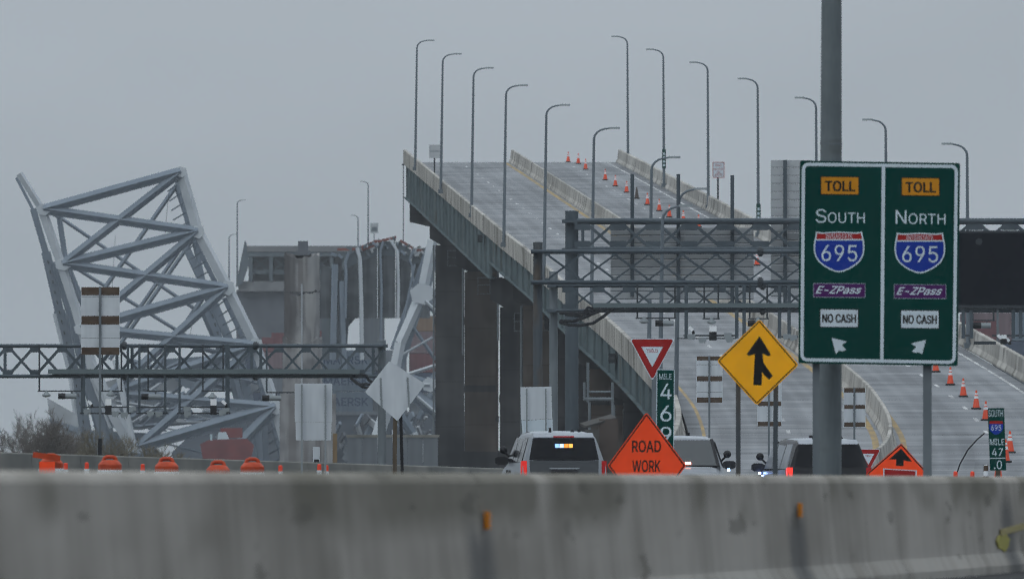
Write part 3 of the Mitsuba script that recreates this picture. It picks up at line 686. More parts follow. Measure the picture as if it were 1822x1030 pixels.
post(k, 1313.5, 612, GY(D), D + 0.06, 0.075, 'rust_post'); post(k, 1381, 620, GY(D), D + 0.06, 0.075, 'rust_post', lean=-3)
# yield sign
def yield_sign(cx, y0, w, D, lab, ang=0.0, postmat='galvanised', txt=True):
    k = thing('yield_sign', lab, 'road sign')
    F = Face(cx, y0 + w * 0.45, D); h = w * 0.96
    tri = lambda s: [(cx - w / 2 * s, y0 + h * 0.36 - h * 0.36 * s), (cx + w / 2 * s, y0 + h * 0.36 - h * 0.36 * s), (cx, y0 + h * 0.36 + h * 0.62 * s)]
    F.poly(k, 'panel', 'sign_white', tri(1.05), -0.006, 0, r=0.035)
    F.poly(k, 'red_border', 'sign_red', tri(1.0), 0.002, 0.005, r=0.035)
    F.poly(k, 'white_field', 'sign_white', tri(0.50), 0.006, 0.009)
    F.text(k, 'sign_red', 'YIELD', cx - w * 0.13, cx + w * 0.13, y0 + h * 0.315, w * 0.075, 0.010, True)
    post(k, cx + w * 0.05, y0 + 4, GY(D), D + 0.05, 0.11, postmat)
    return k, F
yield_sign(1160.5, 603.5, 77, 250, 'red and white yield sign above the orange road work sign')
yield_sign(1545, 799.5, 42, 330, 'small red and white yield sign half hidden behind the dark rear vehicle')
# mile markers
k = thing('mile_marker', 'tall narrow green mile marker reading MILE 4 6 9', 'road sign')
D = 228.0; F = Face(1184, 728, D)
F.poly(k, 'panel', 'sign_green', [(1168.5, 656.5), (1200.5, 657.5), (1199, 806), (1167, 805)], -0.006, 0, r=0.02)
F.frame(k, 'border', 'sign_white', [(1168.5, 656.5), (1200.5, 657.5), (1199, 806), (1167, 805)], 0.012, 0.001, 0.004, r=0.02)
F.text(k, 'sign_white', 'MILE', 1173, 1195, 675, 10, 0.002)
for c_, yb in (('4', 710), ('6', 749), ('9', 787)): F.text(k, 'sign_white', c_, 1175, 1195, yb, 28, 0.002)
post(k, 1183, 690, GY(D), D + 0.05, 0.07)
k = thing('mile_marker', 'green mile marker with blue 695 shield reading SOUTH MILE 47', 'road sign')
D = 228.0; F = Face(1773, 782, D); q_ = lambda x, y: (1490 + x / 3.3224, 720 + y / 3.3224)
pn = [q_(888, 20), q_(985, 18), q_(998, 386), q_(902, 388)]
F.poly(k, 'panel', 'sign_green', pn, -0.006, 0, r=0.015)
F.text(k, 'sign_white', 'SOUTH', q_(893, 0)[0], q_(979, 0)[0], q_(0, 70)[1], 40 / 3.32, 0.002)
c = q_(938, 135); sh = F.poly(k, 'route_shield', 'sign_blue', shield(c[0], c[1], 84 / 3.32, 82 / 3.32), 0.002, 0.005)
inn = Polygon(F.loc(shield(c[0], c[1], 84 / 3.32, 82 / 3.32)))
F.poly(sh, 'red_band', 'sign_red', inn.intersection(sbox(-9, F.loc([q_(0, 112)])[0][1], 9, 9)), 0.006, 0.008)
F.text(sh, 'sign_white', '695', q_(908, 0)[0], q_(968, 0)[0], q_(0, 152)[1], 33 / 3.32, 0.009)
F.text(k, 'sign_white', 'MILE', q_(901, 0)[0], q_(986, 0)[0], q_(0, 237)[1], 37 / 3.32, 0.002)
F.text(k, 'sign_white', '47', q_(913, 0)[0], q_(978, 0)[0], q_(0, 302)[1], 46 / 3.32, 0.002)
F.poly(k, 'dividing_line', 'sign_white', [q_(900, 313), q_(994, 312), q_(994, 317), q_(900, 318)], 0.002, 0.005)
F.text(k, 'sign_white', '.0', q_(926, 0)[0], q_(972, 0)[0], q_(0, 378)[1], 50 / 3.32, 0.002)
post(k, 1775.5, 760, GY(D), D + 0.05, 0.09, 'wood')
# road work sign
k = thing('road_work_sign', 'orange diamond roadwork sign reading ROAD WORK behind the near barrier', 'road sign')
D = 205.0; F = Face(1151, 826, D)
pts = [(1150.5, 733), (1221, 828), (1151, 921), (1081, 828)]
F.poly(k, 'panel', 'sign_orange', pts, -0.006, 0, r=0.03)
pg = Polygon(F.loc(pts)).buffer(-0.03).buffer(0.03)
part(k, 'border', 'sign_black', lambda m: m.poly(pg.buffer(-0.014).difference(pg.buffer(-0.036)), F.o, F.u, F.v, F.n, 0.002, 0.005))
F.text(k, 'sign_black', 'ROAD', 1124.5, 1176, 803.5, 19.5, 0.002, True); F.text(k, 'sign_black', 'WORK', 1125, 1175, 838.5, 19.5, 0.002, True); F.text(k, 'sign_black', 'AHEAD', 1121, 1180, 872, 19.5, 0.002, True)
post(k, 1151, 745, GY(D), D + 0.06, 0.05)
for sx in (-1, 1): part(k, 'stand_leg', 'galvanised', lambda m: m.tube([P(1151, 915, D + 0.06), P(1151 + sx * 70, GY(D), D - 0.5)], 0.02, 6))
# arrow sign
k = thing('arrow_sign', 'orange diamond sign with a black up arrow above a dark red bar', 'road sign')
D = 235.0; F = Face(1593, 846, D)
pts = [(1603.5, 789), (1645, 836), (1645, 852), (1600, 905), (1545, 850), (1545, 838)]
pts = [(1603.5, 788.5), (1657, 848), (1603, 908), (1541, 843)]
F.poly(k, 'panel', 'sign_orange', pts, -0.006, 0, r=0.03)
pg = Polygon(F.loc(pts)).buffer(-0.03).buffer(0.03)
part(k, 'border', 'sign_black', lambda m: m.poly(pg.buffer(-0.008).difference(pg.buffer(-0.03)), F.o, F.u, F.v, F.n, 0.002, 0.005))
F.poly(k, 'arrow', 'sign_black', [q_(*p) for p in [(376, 258), (440, 333), (425, 335), (391, 327), (391, 361), (346, 359), (347, 322), (312, 322), (302, 325)]], 0.002, 0.006)
F.poly(k, 'bar_rim', 'sign_white', [q_(270, 375), q_(470, 386), q_(466, 462), q_(272, 455)], 0.002, 0.005)
F.poly(k, 'bar', 'sign_red', [q_(277, 380), q_(462, 391), q_(459, 452), q_(278, 446)], 0.006, 0.009)
post(k, 1603, 800, GY(D), D + 0.06, 0.05)
# sign backs
def striped_back(x0, x1, y0, y1, d, strips, px_, lab, dark_foot=False, yb=None, lines=()):
    k = thing('sign_back', lab, 'road sign back', 'backs of road signs facing away')
    F = Face((x0 + x1) / 2, (y0 + y1) / 2, d)
    F.poly(k, 'panel', 'sign_back', [(x0, y0), (x1, y0), (x1, y1), (x0, y1)], -0.01, 0)
    for a, b in strips: F.poly(k, 'brown_strip', 'brown_board', [(x0 + 1.0, a), (x1 - 1.0, a), (x1 - 1.0, b), (x0 + 1.0, b)], 0.002, 0.045)
    for y in lines: F.poly(k, 'seam', 'sign_back_rib', [(x0 + 1, y), (x1 - 1, y), (x1 - 1, y + 1.2), (x0 + 1, y + 1.2)], 0.001, 0.01)
    yb = yb or GY(d, -0.6)
    post(k, px_, y0 - 1, yb, d - 0.09, 0.075)
    if dark_foot: part(k, 'foot', 'device_black', lambda m: m.beam(P(px_, 780, d - 0.09), P(px_, yb, d - 0.09), 0.12, 0.1, up=(0, -1, 0)))
striped_back(144, 213, 511, 629, 400, [(511, 525), (562, 577), (618, 631)], 178, 'tall pale sign back with three brown strips on a pole at left', True, lines=(528, 601))
striped_back(1239, 1286, 634, 716, 470, [(634, 641), (669, 678), (707, 716)], 1262, 'pale sign back with three brown strips, just left of the yellow merge sign', yb=815 + 20, lines=(648, 697))
striped_back(1347, 1391, 672, 757, 470, [(672, 680), (714, 722), (750, 758)], 1368, 'pale sign back with brown strips, partly behind the yellow merge sign', yb=815 + 20)
striped_back(1501, 1540, 690, 760, 470, [(690, 698), (720, 727), (751, 759)], 1520, 'pale sign back with three brown strips beside the curving concrete median', yb=815 + 20)
k = thing('sign_back', 'blank white rectangular sign back with two dark uprights', 'road sign back', 'backs of road signs facing away')
F = Face(557, 733, 300)
F.poly(k, 'panel', 'sign_back', [(524.5, 682), (591, 682), (591, 750), (524.5, 750)], -0.01, 0)
F.poly(k, 'panel', 'sign_back', [(526, 750.5), (590, 750.5), (589, 783), (526.5, 783)], -0.01, 0)
for x in (537, 579): post(k, x, 684, GY(300), 299.9, 0.045, 'device_grey')
k = thing('sign_back', 'blank tilted diamond sign back on two wooden posts', 'road sign back', 'backs of road signs facing away')
F = Face(704, 695, 300, 0.1)
pts = [(693, 642), (757, 683), (707, 749), (649.5, 697)]
F.poly(k, 'panel', 'sign_back', pts, -0.01, 0, r=0.03)
for x0, y0, x1, y1 in ((677, 672, 679, 724), (725, 671, 728, 724)):
    part(k, 'back_rail', 'device_grey', lambda m: m.beam(F.pt(x0, y0, 0.03), F.pt(x1, y1, 0.03), 0.045, 0.035, up=(0, -1, 0)))
post(k, 703.5, 700, GY(300), 300.09, 0.10, 'wood', lean=-2); post(k, 712, 700, GY(300), 300.09, 0.075, 'device_black', lean=6)
k = thing('sign_back', 'narrow two-piece white sign back above the silver police vehicle', 'road sign back', 'backs of road signs facing away')
F = Face(953, 729, 312)
F.poly(k, 'panel', 'sign_back', [(926, 688.5), (981, 687.5), (982.5, 745), (927, 747)], -0.01, 0)
F.poly(k, 'panel', 'sign_white', [(928, 747.5), (983, 745.5), (984, 778), (930, 779)], -0.01, 0)
for x in (937, 971): post(k, x, 691, GY(312), 311.9, 0.04, 'device_grey', lean=1)
k = thing('speed_sign', 'small pale sign back on the left parapet near the broken end', 'road sign back')
d = 985.0; F = Face(773, 270, d)
F.poly(k, 'panel', 'panel_back', [(763.5, 258), (783.5, 258), (783.5, 281.5), (763.5, 281.5)], -0.02, 0)
F.poly(k, 'rail', 'sign_back_rib', [(765, 268), (782, 268), (782, 271), (765, 271)], 0.005, 0.03)
post(k, 773, 258, 312, d + 0.08, 0.12, 'dark_steel')
k = thing('notice_sign', 'small white notice sign with red lettering on the right parapet', 'road sign')
d = 905.0; F = Face(1278.5, 302, d)
F.poly(k, 'panel', 'sign_white', [(1268, 288.5), (1289, 288.5), (1289, 316.5), (1268, 316.5)], -0.02, 0)
F.frame(k, 'border', 'sign_red', [(1268, 288.5), (1289, 288.5), (1289, 316.5), (1268, 316.5)], 0.05, 0.004, 0.01)
for yy, x0, x1 in ((296, 1273, 1284), (303, 1270.5, 1286.5), (308.5, 1276, 1281), (313, 1272, 1285)): F.text(k, 'sign_red', 'NO STOP' if yy == 303 else 'ROAD' if yy == 296 else 'ON' if yy == 308.5 else 'BRIDGE', x0, x1, yy, 3.6, 0.005, True)
post(k, 1277.5, 316, 362, d + 0.08, 0.13, 'dark_steel')

# ------------------------------------------------------------------ gantries
def gantry(name_label, xa, xb, yt, yb, d, pitch_px, x0, post_spec, chord_w=0.20, depth=1.4, flange=(), diag_w=0.085, tray=None, gus=(0.55, 0.34), steel='gantry_steel', vert=()):
    k = thing('overhead_gantry', name_label, 'gantry')
    for dd in (0, depth):
        for y in (yt, yb):
            part(k, 'chord', steel, lambda m: m.tube([P(xa, y, d) + [0, dd, 0], P(xb, y, d) + [0, dd, 0]], chord_w / 2, 10), 40)
    xs = np.arange(x0, xb + pitch_px, pitch_px)
    W = pitch_px * d / FPX
    for j, x in enumerate(xs):
        for dd in (0, depth):
            o = np.array([0, dd, 0])
            for y, sg in ((yt, -1), (yb, 1)):
                if xa <= x <= xb:
                    c = P(x, y, d) + o + [0, 0, sg * (gus[1] / 2 + 0.05)]
                    part(k, 'gusset_plate', steel, lambda m: m.box(c, [gus[0], 0.03, gus[1]]))
            if x + pitch_px <= xb + pitch_px * 0.3:
                g = gus[0] * FPX / d * 0.35
                p0, p1 = P(x + g, yt, d) + o - [0, 0, 0.16], P(x + pitch_px - g, yb, d) + o + [0, 0, 0.16]
                part(k, 'diagonal', steel, lambda m: m.beam(p0 - [0, 0.03, 0], p1 - [0, 0.03, 0], diag_w, 0.04, up=(0, -1, 0)))
                p0, p1 = P(x + g, yb, d) + o + [0, 0, 0.16], P(x + pitch_px - g, yt, d) + o - [0, 0, 0.16]
                part(k, 'diagonal', steel, lambda m: m.beam(p0 + [0, 0.03, 0], p1 + [0, 0.03, 0], diag_w, 0.04, up=(0, -1, 0)))
        if xa <= x <= xb:
            part(k, 'cross_strut', steel, lambda m: (m.beam(P(x, yt, d), P(x, yt, d) + [0, depth, 0], 0.07, 0.07), m.beam(P(x, yb, d), P(x, yb, d) + [0, depth, 0], 0.07, 0.07)))
    for x in vert: part(k, 'end_vertical', steel, lambda m: m.beam(P(x, yt, d), P(x, yb, d), 0.14, 0.1, up=(0, -1, 0)))
    for x, y0, y1, w, mt in post_spec:
        part(k, 'post', mt, lambda m: m.tube([P(x, y1, d) + [0, depth / 2, 0], P(x, y0, d) + [0, depth / 2, 0]], [w / 2 * 1.04, w / 2], 16), 40)
        part(k, 'post_cap', mt, lambda m: m.lathe([(w / 2 * 1.05, -0.03), (w / 2 * 1.05, 0.03), (0, 0.05)], P(x, y0, d) + [0, depth / 2, 0], 16))
        for y in (yt, yb):
            part(k, 'saddle', steel, lambda m: m.beam(P(x, y, d) + [-w * 0.75, depth / 2, 0], P(x, y, d) + [w * 0.75, depth / 2, 0], depth, 0.14))
    for x in flange:
        for y in (yt, yb):
            part(k, 'splice_flange', 'dark_steel', lambda m: (m.tube([P(x - 3, y, d), P(x + 3, y, d)], 0.19, 12), m.tube([P(x - 5, y, d), P(x - 3.4, y, d)], 0.15, 10), m.tube([P(x + 3.4, y, d), P(x + 5, y, d)], 0.15, 10)), 40)
    if tray:
        part(k, 'cable_tray', 'tray_steel', lambda m: m.beam(P(tray[0], tray[2], d) - [0, 0.32, 0], P(tray[1], tray[2], d) - [0, 0.32, 0], 0.3, tray[3]))
        part(k, 'conduit', 'dark_steel', lambda m: m.tube([P(tray[0] + 8, tray[2] + 5.5, d) - [0, 0.3, 0], P(tray[1] - 6, tray[2] + 5.5, d) - [0, 0.3, 0]], 0.035, 6))
    return k
# hung equipment, each piece a part of its gantry
def hanger(k, x, y0, y1, d, w=0.17, m_='gantry_steel'):
    part(k, 'hanger', m_, lambda m: m.beam(P(x, y0, d), P(x, y1, d), w, 0.12, up=(0, -1, 0)))
def bar(k, x0, x1, y, d, w=0.06, m_='dark_steel', off=0.0):
    part(k, 'crossbar', m_, lambda m: m.beam(P(x0, y, d) + [0, off, 0], P(x1, y, d) + [0, off, 0], w, w))
def antenna(k, x, y, w, d):
    part(k, 'antenna', 'device_grey', lambda m: m.lathe([(0.0, -0.09), (w * 0.6, -0.07), (w, -0.02), (w * 0.95, 0.03), (0.1, 0.10), (0.05, 0.2), (0, 0.2)], P(x, y, d), 14), 40)
def camera_tube(k, x0, x1, y, d, r=0.12):
    c = part(k, 'camera', 'device_grey', lambda m: m.tube([P(x0, y, d), P(x1, y, d)], r, 12), 40)
    part(c, 'lens_hood', 'device_black', lambda m: m.tube([P(x0, y, d) - [r * 2.2, 0.02, 0], P(x0, y, d) + [0.06, -0.02, 0]], r * 1.12, 12), 40)
    part(c, 'bracket', 'dark_steel', lambda m: m.beam(P((x0 + x1) / 2 + 3, y - 9, d), P((x0 + x1) / 2 + 3, y, d), 0.06, 0.06, up=(0, -1, 0)))
def white_unit(k, x, y0, y1, w, d):
    h = (y1 - y0) * d / FPX
    c = part(k, 'toll_reader', 'device_black', lambda m: m.box(P(x, y0 + (y1 - y0) * 0.72, d), [w * 1.05, 0.4, h * 0.6]))
    part(c, 'white_cover', 'device_white', lambda m: m.box(P(x, y0 + (y1 - y0) * 0.2, d) - [0, 0.05, 0], [w, 0.45, h * 0.42]))
def small_cam(k, x, y, d, s=1.0):
    c = part(k, 'small_camera', 'device_white', lambda m: m.beam(P(x - 4 * s, y - 3 * s, d), P(x + 3 * s, y + 3 * s, d), 0.13 * s, 0.13 * s))
    part(c, 'mount', 'device_black', lambda m: m.beam(P(x + 3 * s, y + 3 * s, d), P(x + 4 * s, y + 9 * s, d), 0.12 * s, 0.12 * s, up=(0, -1, 0)))
def light_unit(k, x, y, d, w=0.42):
    part(k, 'light_unit', 'device_grey', lambda m: (m.box(P(x, y, d), [w, 0.25, 0.18]), m.box(P(x - 2, y + 4, d), [w * 0.5, 0.2, 0.12]), m.tube([P(x + 3, y, d), P(x + 4, y + 7, d)], 0.02, 5)))
def u_hanger(k, x0, x1, y0, y1, d, ext=3):
    for x in (x0, x1): hanger(k, x, y0, y1, d, 0.07, 'dark_steel')
    bar(k, x0 - ext, x1 + ext, y1, d, 0.055)

DL = 560.0
GL = gantry('steel truss toll gantry with cameras hanging below it at left', -60, 682, 615, 669, DL, 48.3, -35.5, [(679, 606, GY(DL, -2.2), 0.36, 'galvanised')], chord_w=0.16, diag_w=0.085, flange=(221, 455),
            tray=(86, 640, 661, 0.22), gus=(0.40, 0.24), vert=(9, 208, 235, 448, 464, 664))
yt_, yb_ = 669, 734
for x in (146, 149.5, 227.5, 248, 294, 319.5, 403, 406.5): hanger(GL, x, 612, yb_, DL - 0.25, 0.11)
for x0, x1 in ((146, 229), (246, 296), (319, 406)): bar(GL, x0 - 4, x1 + 4, 735, DL - 0.3, 0.07, off=0.1); bar(GL, x0, x1, 724, DL - 0.3, 0.06)
for x0, x1 in ((70, 146), (182, 216), (263.5, 294), (361, 397)): u_hanger(GL, x0, x1, 612, 695.5, DL - 0.25)
hanger(GL, 474.5, 612, 697, DL - 0.25, 0.08); bar(GL, 474, 526, 698, DL - 0.25)
for x, y in ((82.5, 703), (197, 702), (378, 706)): antenna(GL, x, y, 0.2, DL - 0.25)
for x0, x1, y in ((114, 136, 704.5), (262, 286, 705.5), (477, 500, 708)): camera_tube(GL, x0, x1, y, DL - 0.3)
for x in (193, 380): white_unit(GL, x, 710, 737, 0.27, DL - 0.35)
for x, y in ((160, 716), (399, 716)): small_cam(GL, x, y, DL - 0.35)
for x, y in ((155, 731), (221, 737), (268, 735), (283, 735.5), (236, 727), (333, 727), (334, 736), (396, 733), (402, 729), (205, 735)): light_unit(GL, x, y, DL - 0.4, 0.32)
def cables(k, pts_list, d):
    for pts in pts_list: part(k, 'cable', 'cable_black', lambda m: m.tube([P(x, y, d) for x, y in pts], 0.065, 6), 40)
cables(GL, [[(624, 672), (632, 679), (645, 688), (660, 691), (668, 689)], [(632, 672), (640, 666), (652, 668), (656, 676), (668, 684)], [(628, 676), (640, 684), (652, 683), (668, 687)]], DL - 0.4)

DA, DB, DC = 566.0, 462.0, 522.0
GA = gantry('high steel truss gantry carrying sign panels and a black message board', 1027, 1900, 393.5, 444, DA, 63.5, 1036.5, [(1017.5, 376, GY(DA, -0.6), 0.60, 'gantry_steel')], chord_w=0.26, flange=(), gus=(0.72, 0.34), diag_w=0.11, vert=(1037,))
GB = gantry('near steel truss gantry on a rust-streaked post, right of the bridge girder', 945, 1900, 447.5, 502, DB, 60.2, 974, [(957, 432, GY(DB, -0.6), 0.345, 'rust_post')], chord_w=0.145, flange=(1353,), gus=(0.2, 0.1), diag_w=0.06)
GC = gantry('low steel truss toll gantry with cameras over the right roadway', 990, 1900, 508, 552.5, DC, 54.0, 1011, [(985, 484, GY(DC, -0.6), 0.36, 'galvanised')], chord_w=0.13, flange=(1357,), gus=(0.5, 0.22), diag_w=0.07, tray=(1055, 1900, 543.5, 0.2))
cables(GC, [[(995, 557), (1010, 557), (1030, 558), (1050, 553), (1075, 548), (1092, 545)], [(995, 571), (1020, 571.5), (1040, 565), (1060, 556), (1090, 546)], [(995, 573), (1012, 578), (1030, 579), (1055, 575), (1075, 562), (1094, 546)], [(1038, 557), (1046, 547), (1055, 548), (1056, 556)], [(1005, 559), (1035, 563), (1052, 553)]], DC - 0.4)
d = DC - 0.25
for x in (1221, 1311, 1324, 1387, 1404, 1714, 1728.5, 1803, 1816): hanger(GC, x, 505, 602, d, 0.15)
hanger(GC, 1775, 505, 607, d, 0.09, 'galvanised')
for x0, x1 in ((1216, 1313), (1385, 1420), (1712, 1731), (1765, 1830)): bar(GC, x0, x1, 597 if x0 != 1385 else 599, d, 0.07)
bar(GC, 1205, 1310, 602, d, 0.05)
part(GC, 'light_bar', 'dark_steel', lambda m: m.beam(P(1733, 610, d), P(1772, 610, d), 0.2, 0.13)); part(GC, 'light_bar', 'dark_steel', lambda m: m.beam(P(1780, 608, d), P(1797, 608, d), 0.2, 0.16))
for x0, x1, y in ((1134, 1201, 566), (1253, 1278, 567), (1334, 1365, 567), (1731, 1768, 570)): u_hanger(GC, x0, x1, 505, y, d)
for x, y in ((1146, 572), (1266, 573), (1349, 572)): antenna(GC, x, y, 0.2, d)
for x0, x1, y in ((1177, 1199, 575), (1743, 1763, 579), (1342, 1356, 575)): camera_tube(GC, x0, x1, y, d - 0.05)
white_unit(GC, 1268.5, 580, 605, 0.30, d - 0.1); white_unit(GC, 1786, 596, 612, 0.22, d - 0.1)
for x, y in ((1230, 585), (1779, 599), (1793, 604)): small_cam(GC, x, y, d - 0.1)
for x, y in ((1230, 598), (1298, 603), (1295, 596), (1400, 598), (1412, 600), (1250, 604)): light_unit(GC, x, y, d - 0.15, 0.32)
# sign panels hung behind gantry A, seen from the back
def panel_back(k_label, x0, x1, y0, y1, posts, d):
    k = thing('overhead_sign_back', k_label, 'overhead sign back')
    rows = 9 if y1 - y0 < 140 else 17
    hh = (y1 - y0) / rows
    for i in range(rows):
        part(k, 'panel_strip', 'panel_back', lambda m: m.beam(P((x0 + x1) / 2, y0 + i * hh + 0.3, d), P((x0 + x1) / 2, y0 + (i + 1) * hh - 1.5, d), (x1 - x0) * d / FPX, 0.02, up=(0, -1, 0)))
        part(k, 'panel_rib', 'panel_rib', lambda m: m.beam(P(x0, y0 + (i + 1) * hh - 1.2, d - 0.035), P(x1, y0 + (i + 1) * hh - 1.2, d - 0.035), 0.08, 0.045))
    for x, a, b in posts:
        part(k, 'upright', 'gantry_steel', lambda m: m.beam(P(x, a, d - 0.16), P(x, b, d - 0.16), 0.17, 0.14, up=(0, -1, 0)))
panel_back('broad ribbed grey back of an overhead sign behind the gantry truss', 1086.5, 1341, 405, 533, [(1125, 310, 528), (1207, 310, 541), (1303, 312, 540)], DA + 2.0)
panel_back('tall ribbed grey back of an overhead sign left of the toll sign', 1371.5, 1446, 285, 528, [(1397, 285, 540)], DA + 2.0)
k = thing('message_board', 'wide black back of a message board hung from the gantries right of the toll sign', 'message board')
part(k, 'cabinet', 'screen_black', lambda m: m.box(P(1800, 479, DB - 1.0), [196 * DB / FPX, 0.7, 131 * DB / FPX]))
part(k, 'vent', 'dark_steel', lambda m: m.tube([P(1742, 430, DB - 1.36), P(1742, 430, DB - 1.40)], 0.13, 14))
for y in (412.5, 545): part(k, 'frame', 'dark_steel', lambda m: m.beam(P(1702, y, DB - 1.38), P(1898, y, DB - 1.38), 0.05, 0.09))

# ------------------------------------------------------------------ vehicles
def emit(name, col, s):
    return {'type': 'area', 'radiance': {'type': 'rgb', 'value': [c * s for c in col]}}
def suv(label, x, zbase, d, heading, body, side_mat, tail, roof_mat, cat='police vehicle', front=False):
    k = thing('police_vehicle', label, cat)
    c, s = math.cos(heading), math.sin(heading)
    o = np.array([(x - CX) / FPX * d, d, zbase])
    Mx = np.array([[c, -s, 0], [s, c, 0], [0, 0, 1]])
    tr = lambda v: np.asarray(v, float) @ Mx.T + o
    def place(m): m.V = [tr(v) for v in m.V]; return m
    def pt(name, mt, fn, parent=k, smooth=False, **kw):
        m = MB(); fn(m); return place(m).build(name, mt, parent, smooth, **kw)
    # stations: y at foot, y at roof, belt z, roof z, roof half width
    st = [(-2.52, -2.28, 1.22, 1.84, 0.74), (-2.35, -2.05, 1.22, 1.895, 0.76), (-1.0, -1.0, 1.20, 1.93, 0.77), (0.1, 0.1, 1.18, 1.92, 0.77), (0.78, 0.52, 1.16, 1.87, 0.74),
          (1.42, 1.40, 1.14, 1.20, 0.83), (1.9, 1.9, 1.08, 1.15, 0.82), (2.35, 2.35, 1.02, 1.08, 0.80), (2.52, 2.50, 0.92, 0.98, 0.74)]
    def ring(y0, y1, zbt, zrf, wr, w=1.0):
        pts = [(0.86 * w, 0.32), (0.98 * w, 0.42), (1.02 * w, 0.75), (1.0 * w, zbt - 0.10), (0.965 * w, zbt), (wr + 0.04, zrf - 0.10), (wr - 0.03, zrf - 0.03), (wr - 0.16, zrf), (0.0, zrf + 0.015)]
        pts = pts + [(-a, b) for a, b in pts[::-1][1:]]
        yy = lambda z: y0 + (y1 - y0) * np.clip((z - 0.9) / max(zrf - 0.9, 0.05), 0, 1)
        return [[a, yy(b), b] for a, b in pts]
    pt('body', body, lambda m: m.loft([ring(*q) for q in st]), smooth=28)
    if roof_mat != body:
        pt('roof', roof_mat, lambda m: m.loft([[[u, y, z + 0.012] for u, z in ((-wr + 0.02, zrf - 0.06), (-wr + 0.16, zrf), (0, zrf + 0.017), (wr - 0.16, zrf), (wr - 0.02, zrf - 0.06))] for (_, y, _, zrf, wr) in st[:5]], close=False, cap=False), smooth=40)
    # rear glass and tailgate
    def rear(z0, z1, w0, w1, off):
        yy = lambda z: -2.52 + 0.24 * np.clip((z - 0.9) / 0.94, 0, 1) - off
        return lambda m: m.loft([[[-w0, yy(z0), z0], [w0, yy(z0), z0], [w1, yy(z1), z1], [-w1, yy(z1), z1]], [[-w0, yy(z0) + 0.02, z0], [w0, yy(z0) + 0.02, z0], [w1, yy(z1) + 0.02, z1], [-w1, yy(z1) + 0.02, z1]]])
    pt('rear_window', 'car_glass', rear(1.255, 1.775, 0.84, 0.735, 0.02))
    tg = pt('tailgate', tail, rear(0.62, 1.245, 0.82, 0.83, 0.018))
    pt('handle_bar', 'car_trim', rear(0.97, 1.03, 0.32, 0.30, 0.05), tg)
    pt('chrome_strip', 'car_silver' if tail != 'car_black' else 'car_trim', rear(1.045, 1.075, 0.36, 0.36, 0.045), tg)
    pt('spoiler', roof_mat, lambda m: m.loft([[[u, -2.36, 1.80], [u, -2.20, 1.90], [u, -2.0, 1.91], [u, -2.25, 1.80]] for u in (-0.72, 0.72)]))
    pt('brake_light', 'lens_red', lambda m: m.box([0, -2.365, 1.815], [0.5, 0.02, 0.035]))
    pt('rear_bumper', 'car_trim', lambda m: m.box([0, -2.50, 0.5], [1.9, 0.3, 0.26]))
    for sx in (-1, 1):
        if not front:
            pt('taillight', 'lens_red', lambda m: m.loft([[[sx * 0.90, y, z] for y, z in ((-2.55, 0.80), (-2.50, 1.24), (-2.3, 1.24), (-2.35, 0.8))], [[sx * 1.025, y, z] for y, z in ((-2.47, 0.80), (-2.43, 1.24), (-2.25, 1.2), (-2.3, 0.8))]]),
               emitter=emit('t', (1.0, 0.05, 0.035), 0.10 if 'silver' in label else 0.32))
        else:
            pt('headlight', 'device_white', lambda m: m.box([sx * 0.78, 2.47, 0.86], [0.34, 0.12, 0.16]))
        # side glass
        a, b = 1.205, 1.80
        for nm, y0, y1, y2, y3 in (('rear_side_window', -2.1, -1.2, -1.25, -1.95), ('side_window', -1.1, -0.1, -0.1, -1.1), ('front_side_window', 0.0, 1.15, 0.62, 0.0)):
            w = lambda z: 0.98 + (0.79 - 0.98) * (z - 1.2) / 0.63 + 0.012
            pt(nm, side_mat, lambda m: m.loft([[[sx * (w(z) + e), y, z] for y, z in ((y0, a), (y1, a), (y2, b), (y3, b))] for e in (-0.03, 0.004)]))
        mi_ = pt('mirror', 'car_trim', lambda m: m.loft([[[sx * xx, yy, 1.24 + zz * h] for yy, zz in ((0.98, -0.5), (1.0, 0.5), (1.12, 0.45), (1.15, -0.4))] for xx, h in ((0.98, 0.12), (1.06, 0.20), (1.24, 0.20), (1.29, 0.13))]))
    pt('spotlight', 'car_trim', lambda m: (m.sphere([-1.09, 1.05, 1.50], 0.095, (1, 1.1, 1)), m.tube([[-0.93, 1.0, 1.32], [-1.07, 1.03, 1.46]], 0.025, 6)), smooth=True)
    pt('windshield', 'windshield_glass', lambda m: m.loft([[[-0.84, 1.40, 1.215], [0.84, 1.40, 1.215], [0.70, 0.60, 1.845], [-0.70, 0.60, 1.845]], [[-0.84, 1.37, 1.19], [0.84, 1.37, 1.19], [0.70, 0.57, 1.82], [-0.70, 0.57, 1.82]]]))
    for sx in (-1, 1): pt('pillar', 'car_trim', lambda m: m.beam([sx * 0.855, 1.42, 1.20], [sx * 0.725, 0.58, 1.86], 0.075, 0.03, up=(0, 0.6, 0.8)))
    pt('cowl', 'car_trim', lambda m: m.box([0, 1.47, 1.205], [1.66, 0.12, 0.03]))
    pt('grille', 'car_trim', lambda m: m.box([0, 2.52, 0.72], [1.2, 0.06, 0.34]))
    for sx in (-1, 1):
        for y in (-1.5, 1.55):
            wk = pt('wheel', 'rubber', lambda m: m.tube([[sx * 0.74, y, 0.37], [sx * 1.0, y, 0.37]], 0.37, 20), smooth=40)
            pt('rim', 'car_silver', lambda m: m.tube([[sx * 0.98, y, 0.37], [sx * 1.012, y, 0.37]], 0.22, 14), wk)
    for xx, yy, r in ((-0.28, -1.9, 0.10), (0.28, -1.7, 0.05), (0.46, -1.5, 0.06)):
        pt('antenna', 'car_trim', lambda m: (m.tube([[xx, yy, 1.9], [xx, yy, 1.93 + r]], 0.028, 6), m.box([xx, yy, 1.93], [0.07, 0.09, 0.05])))
    return k, pt
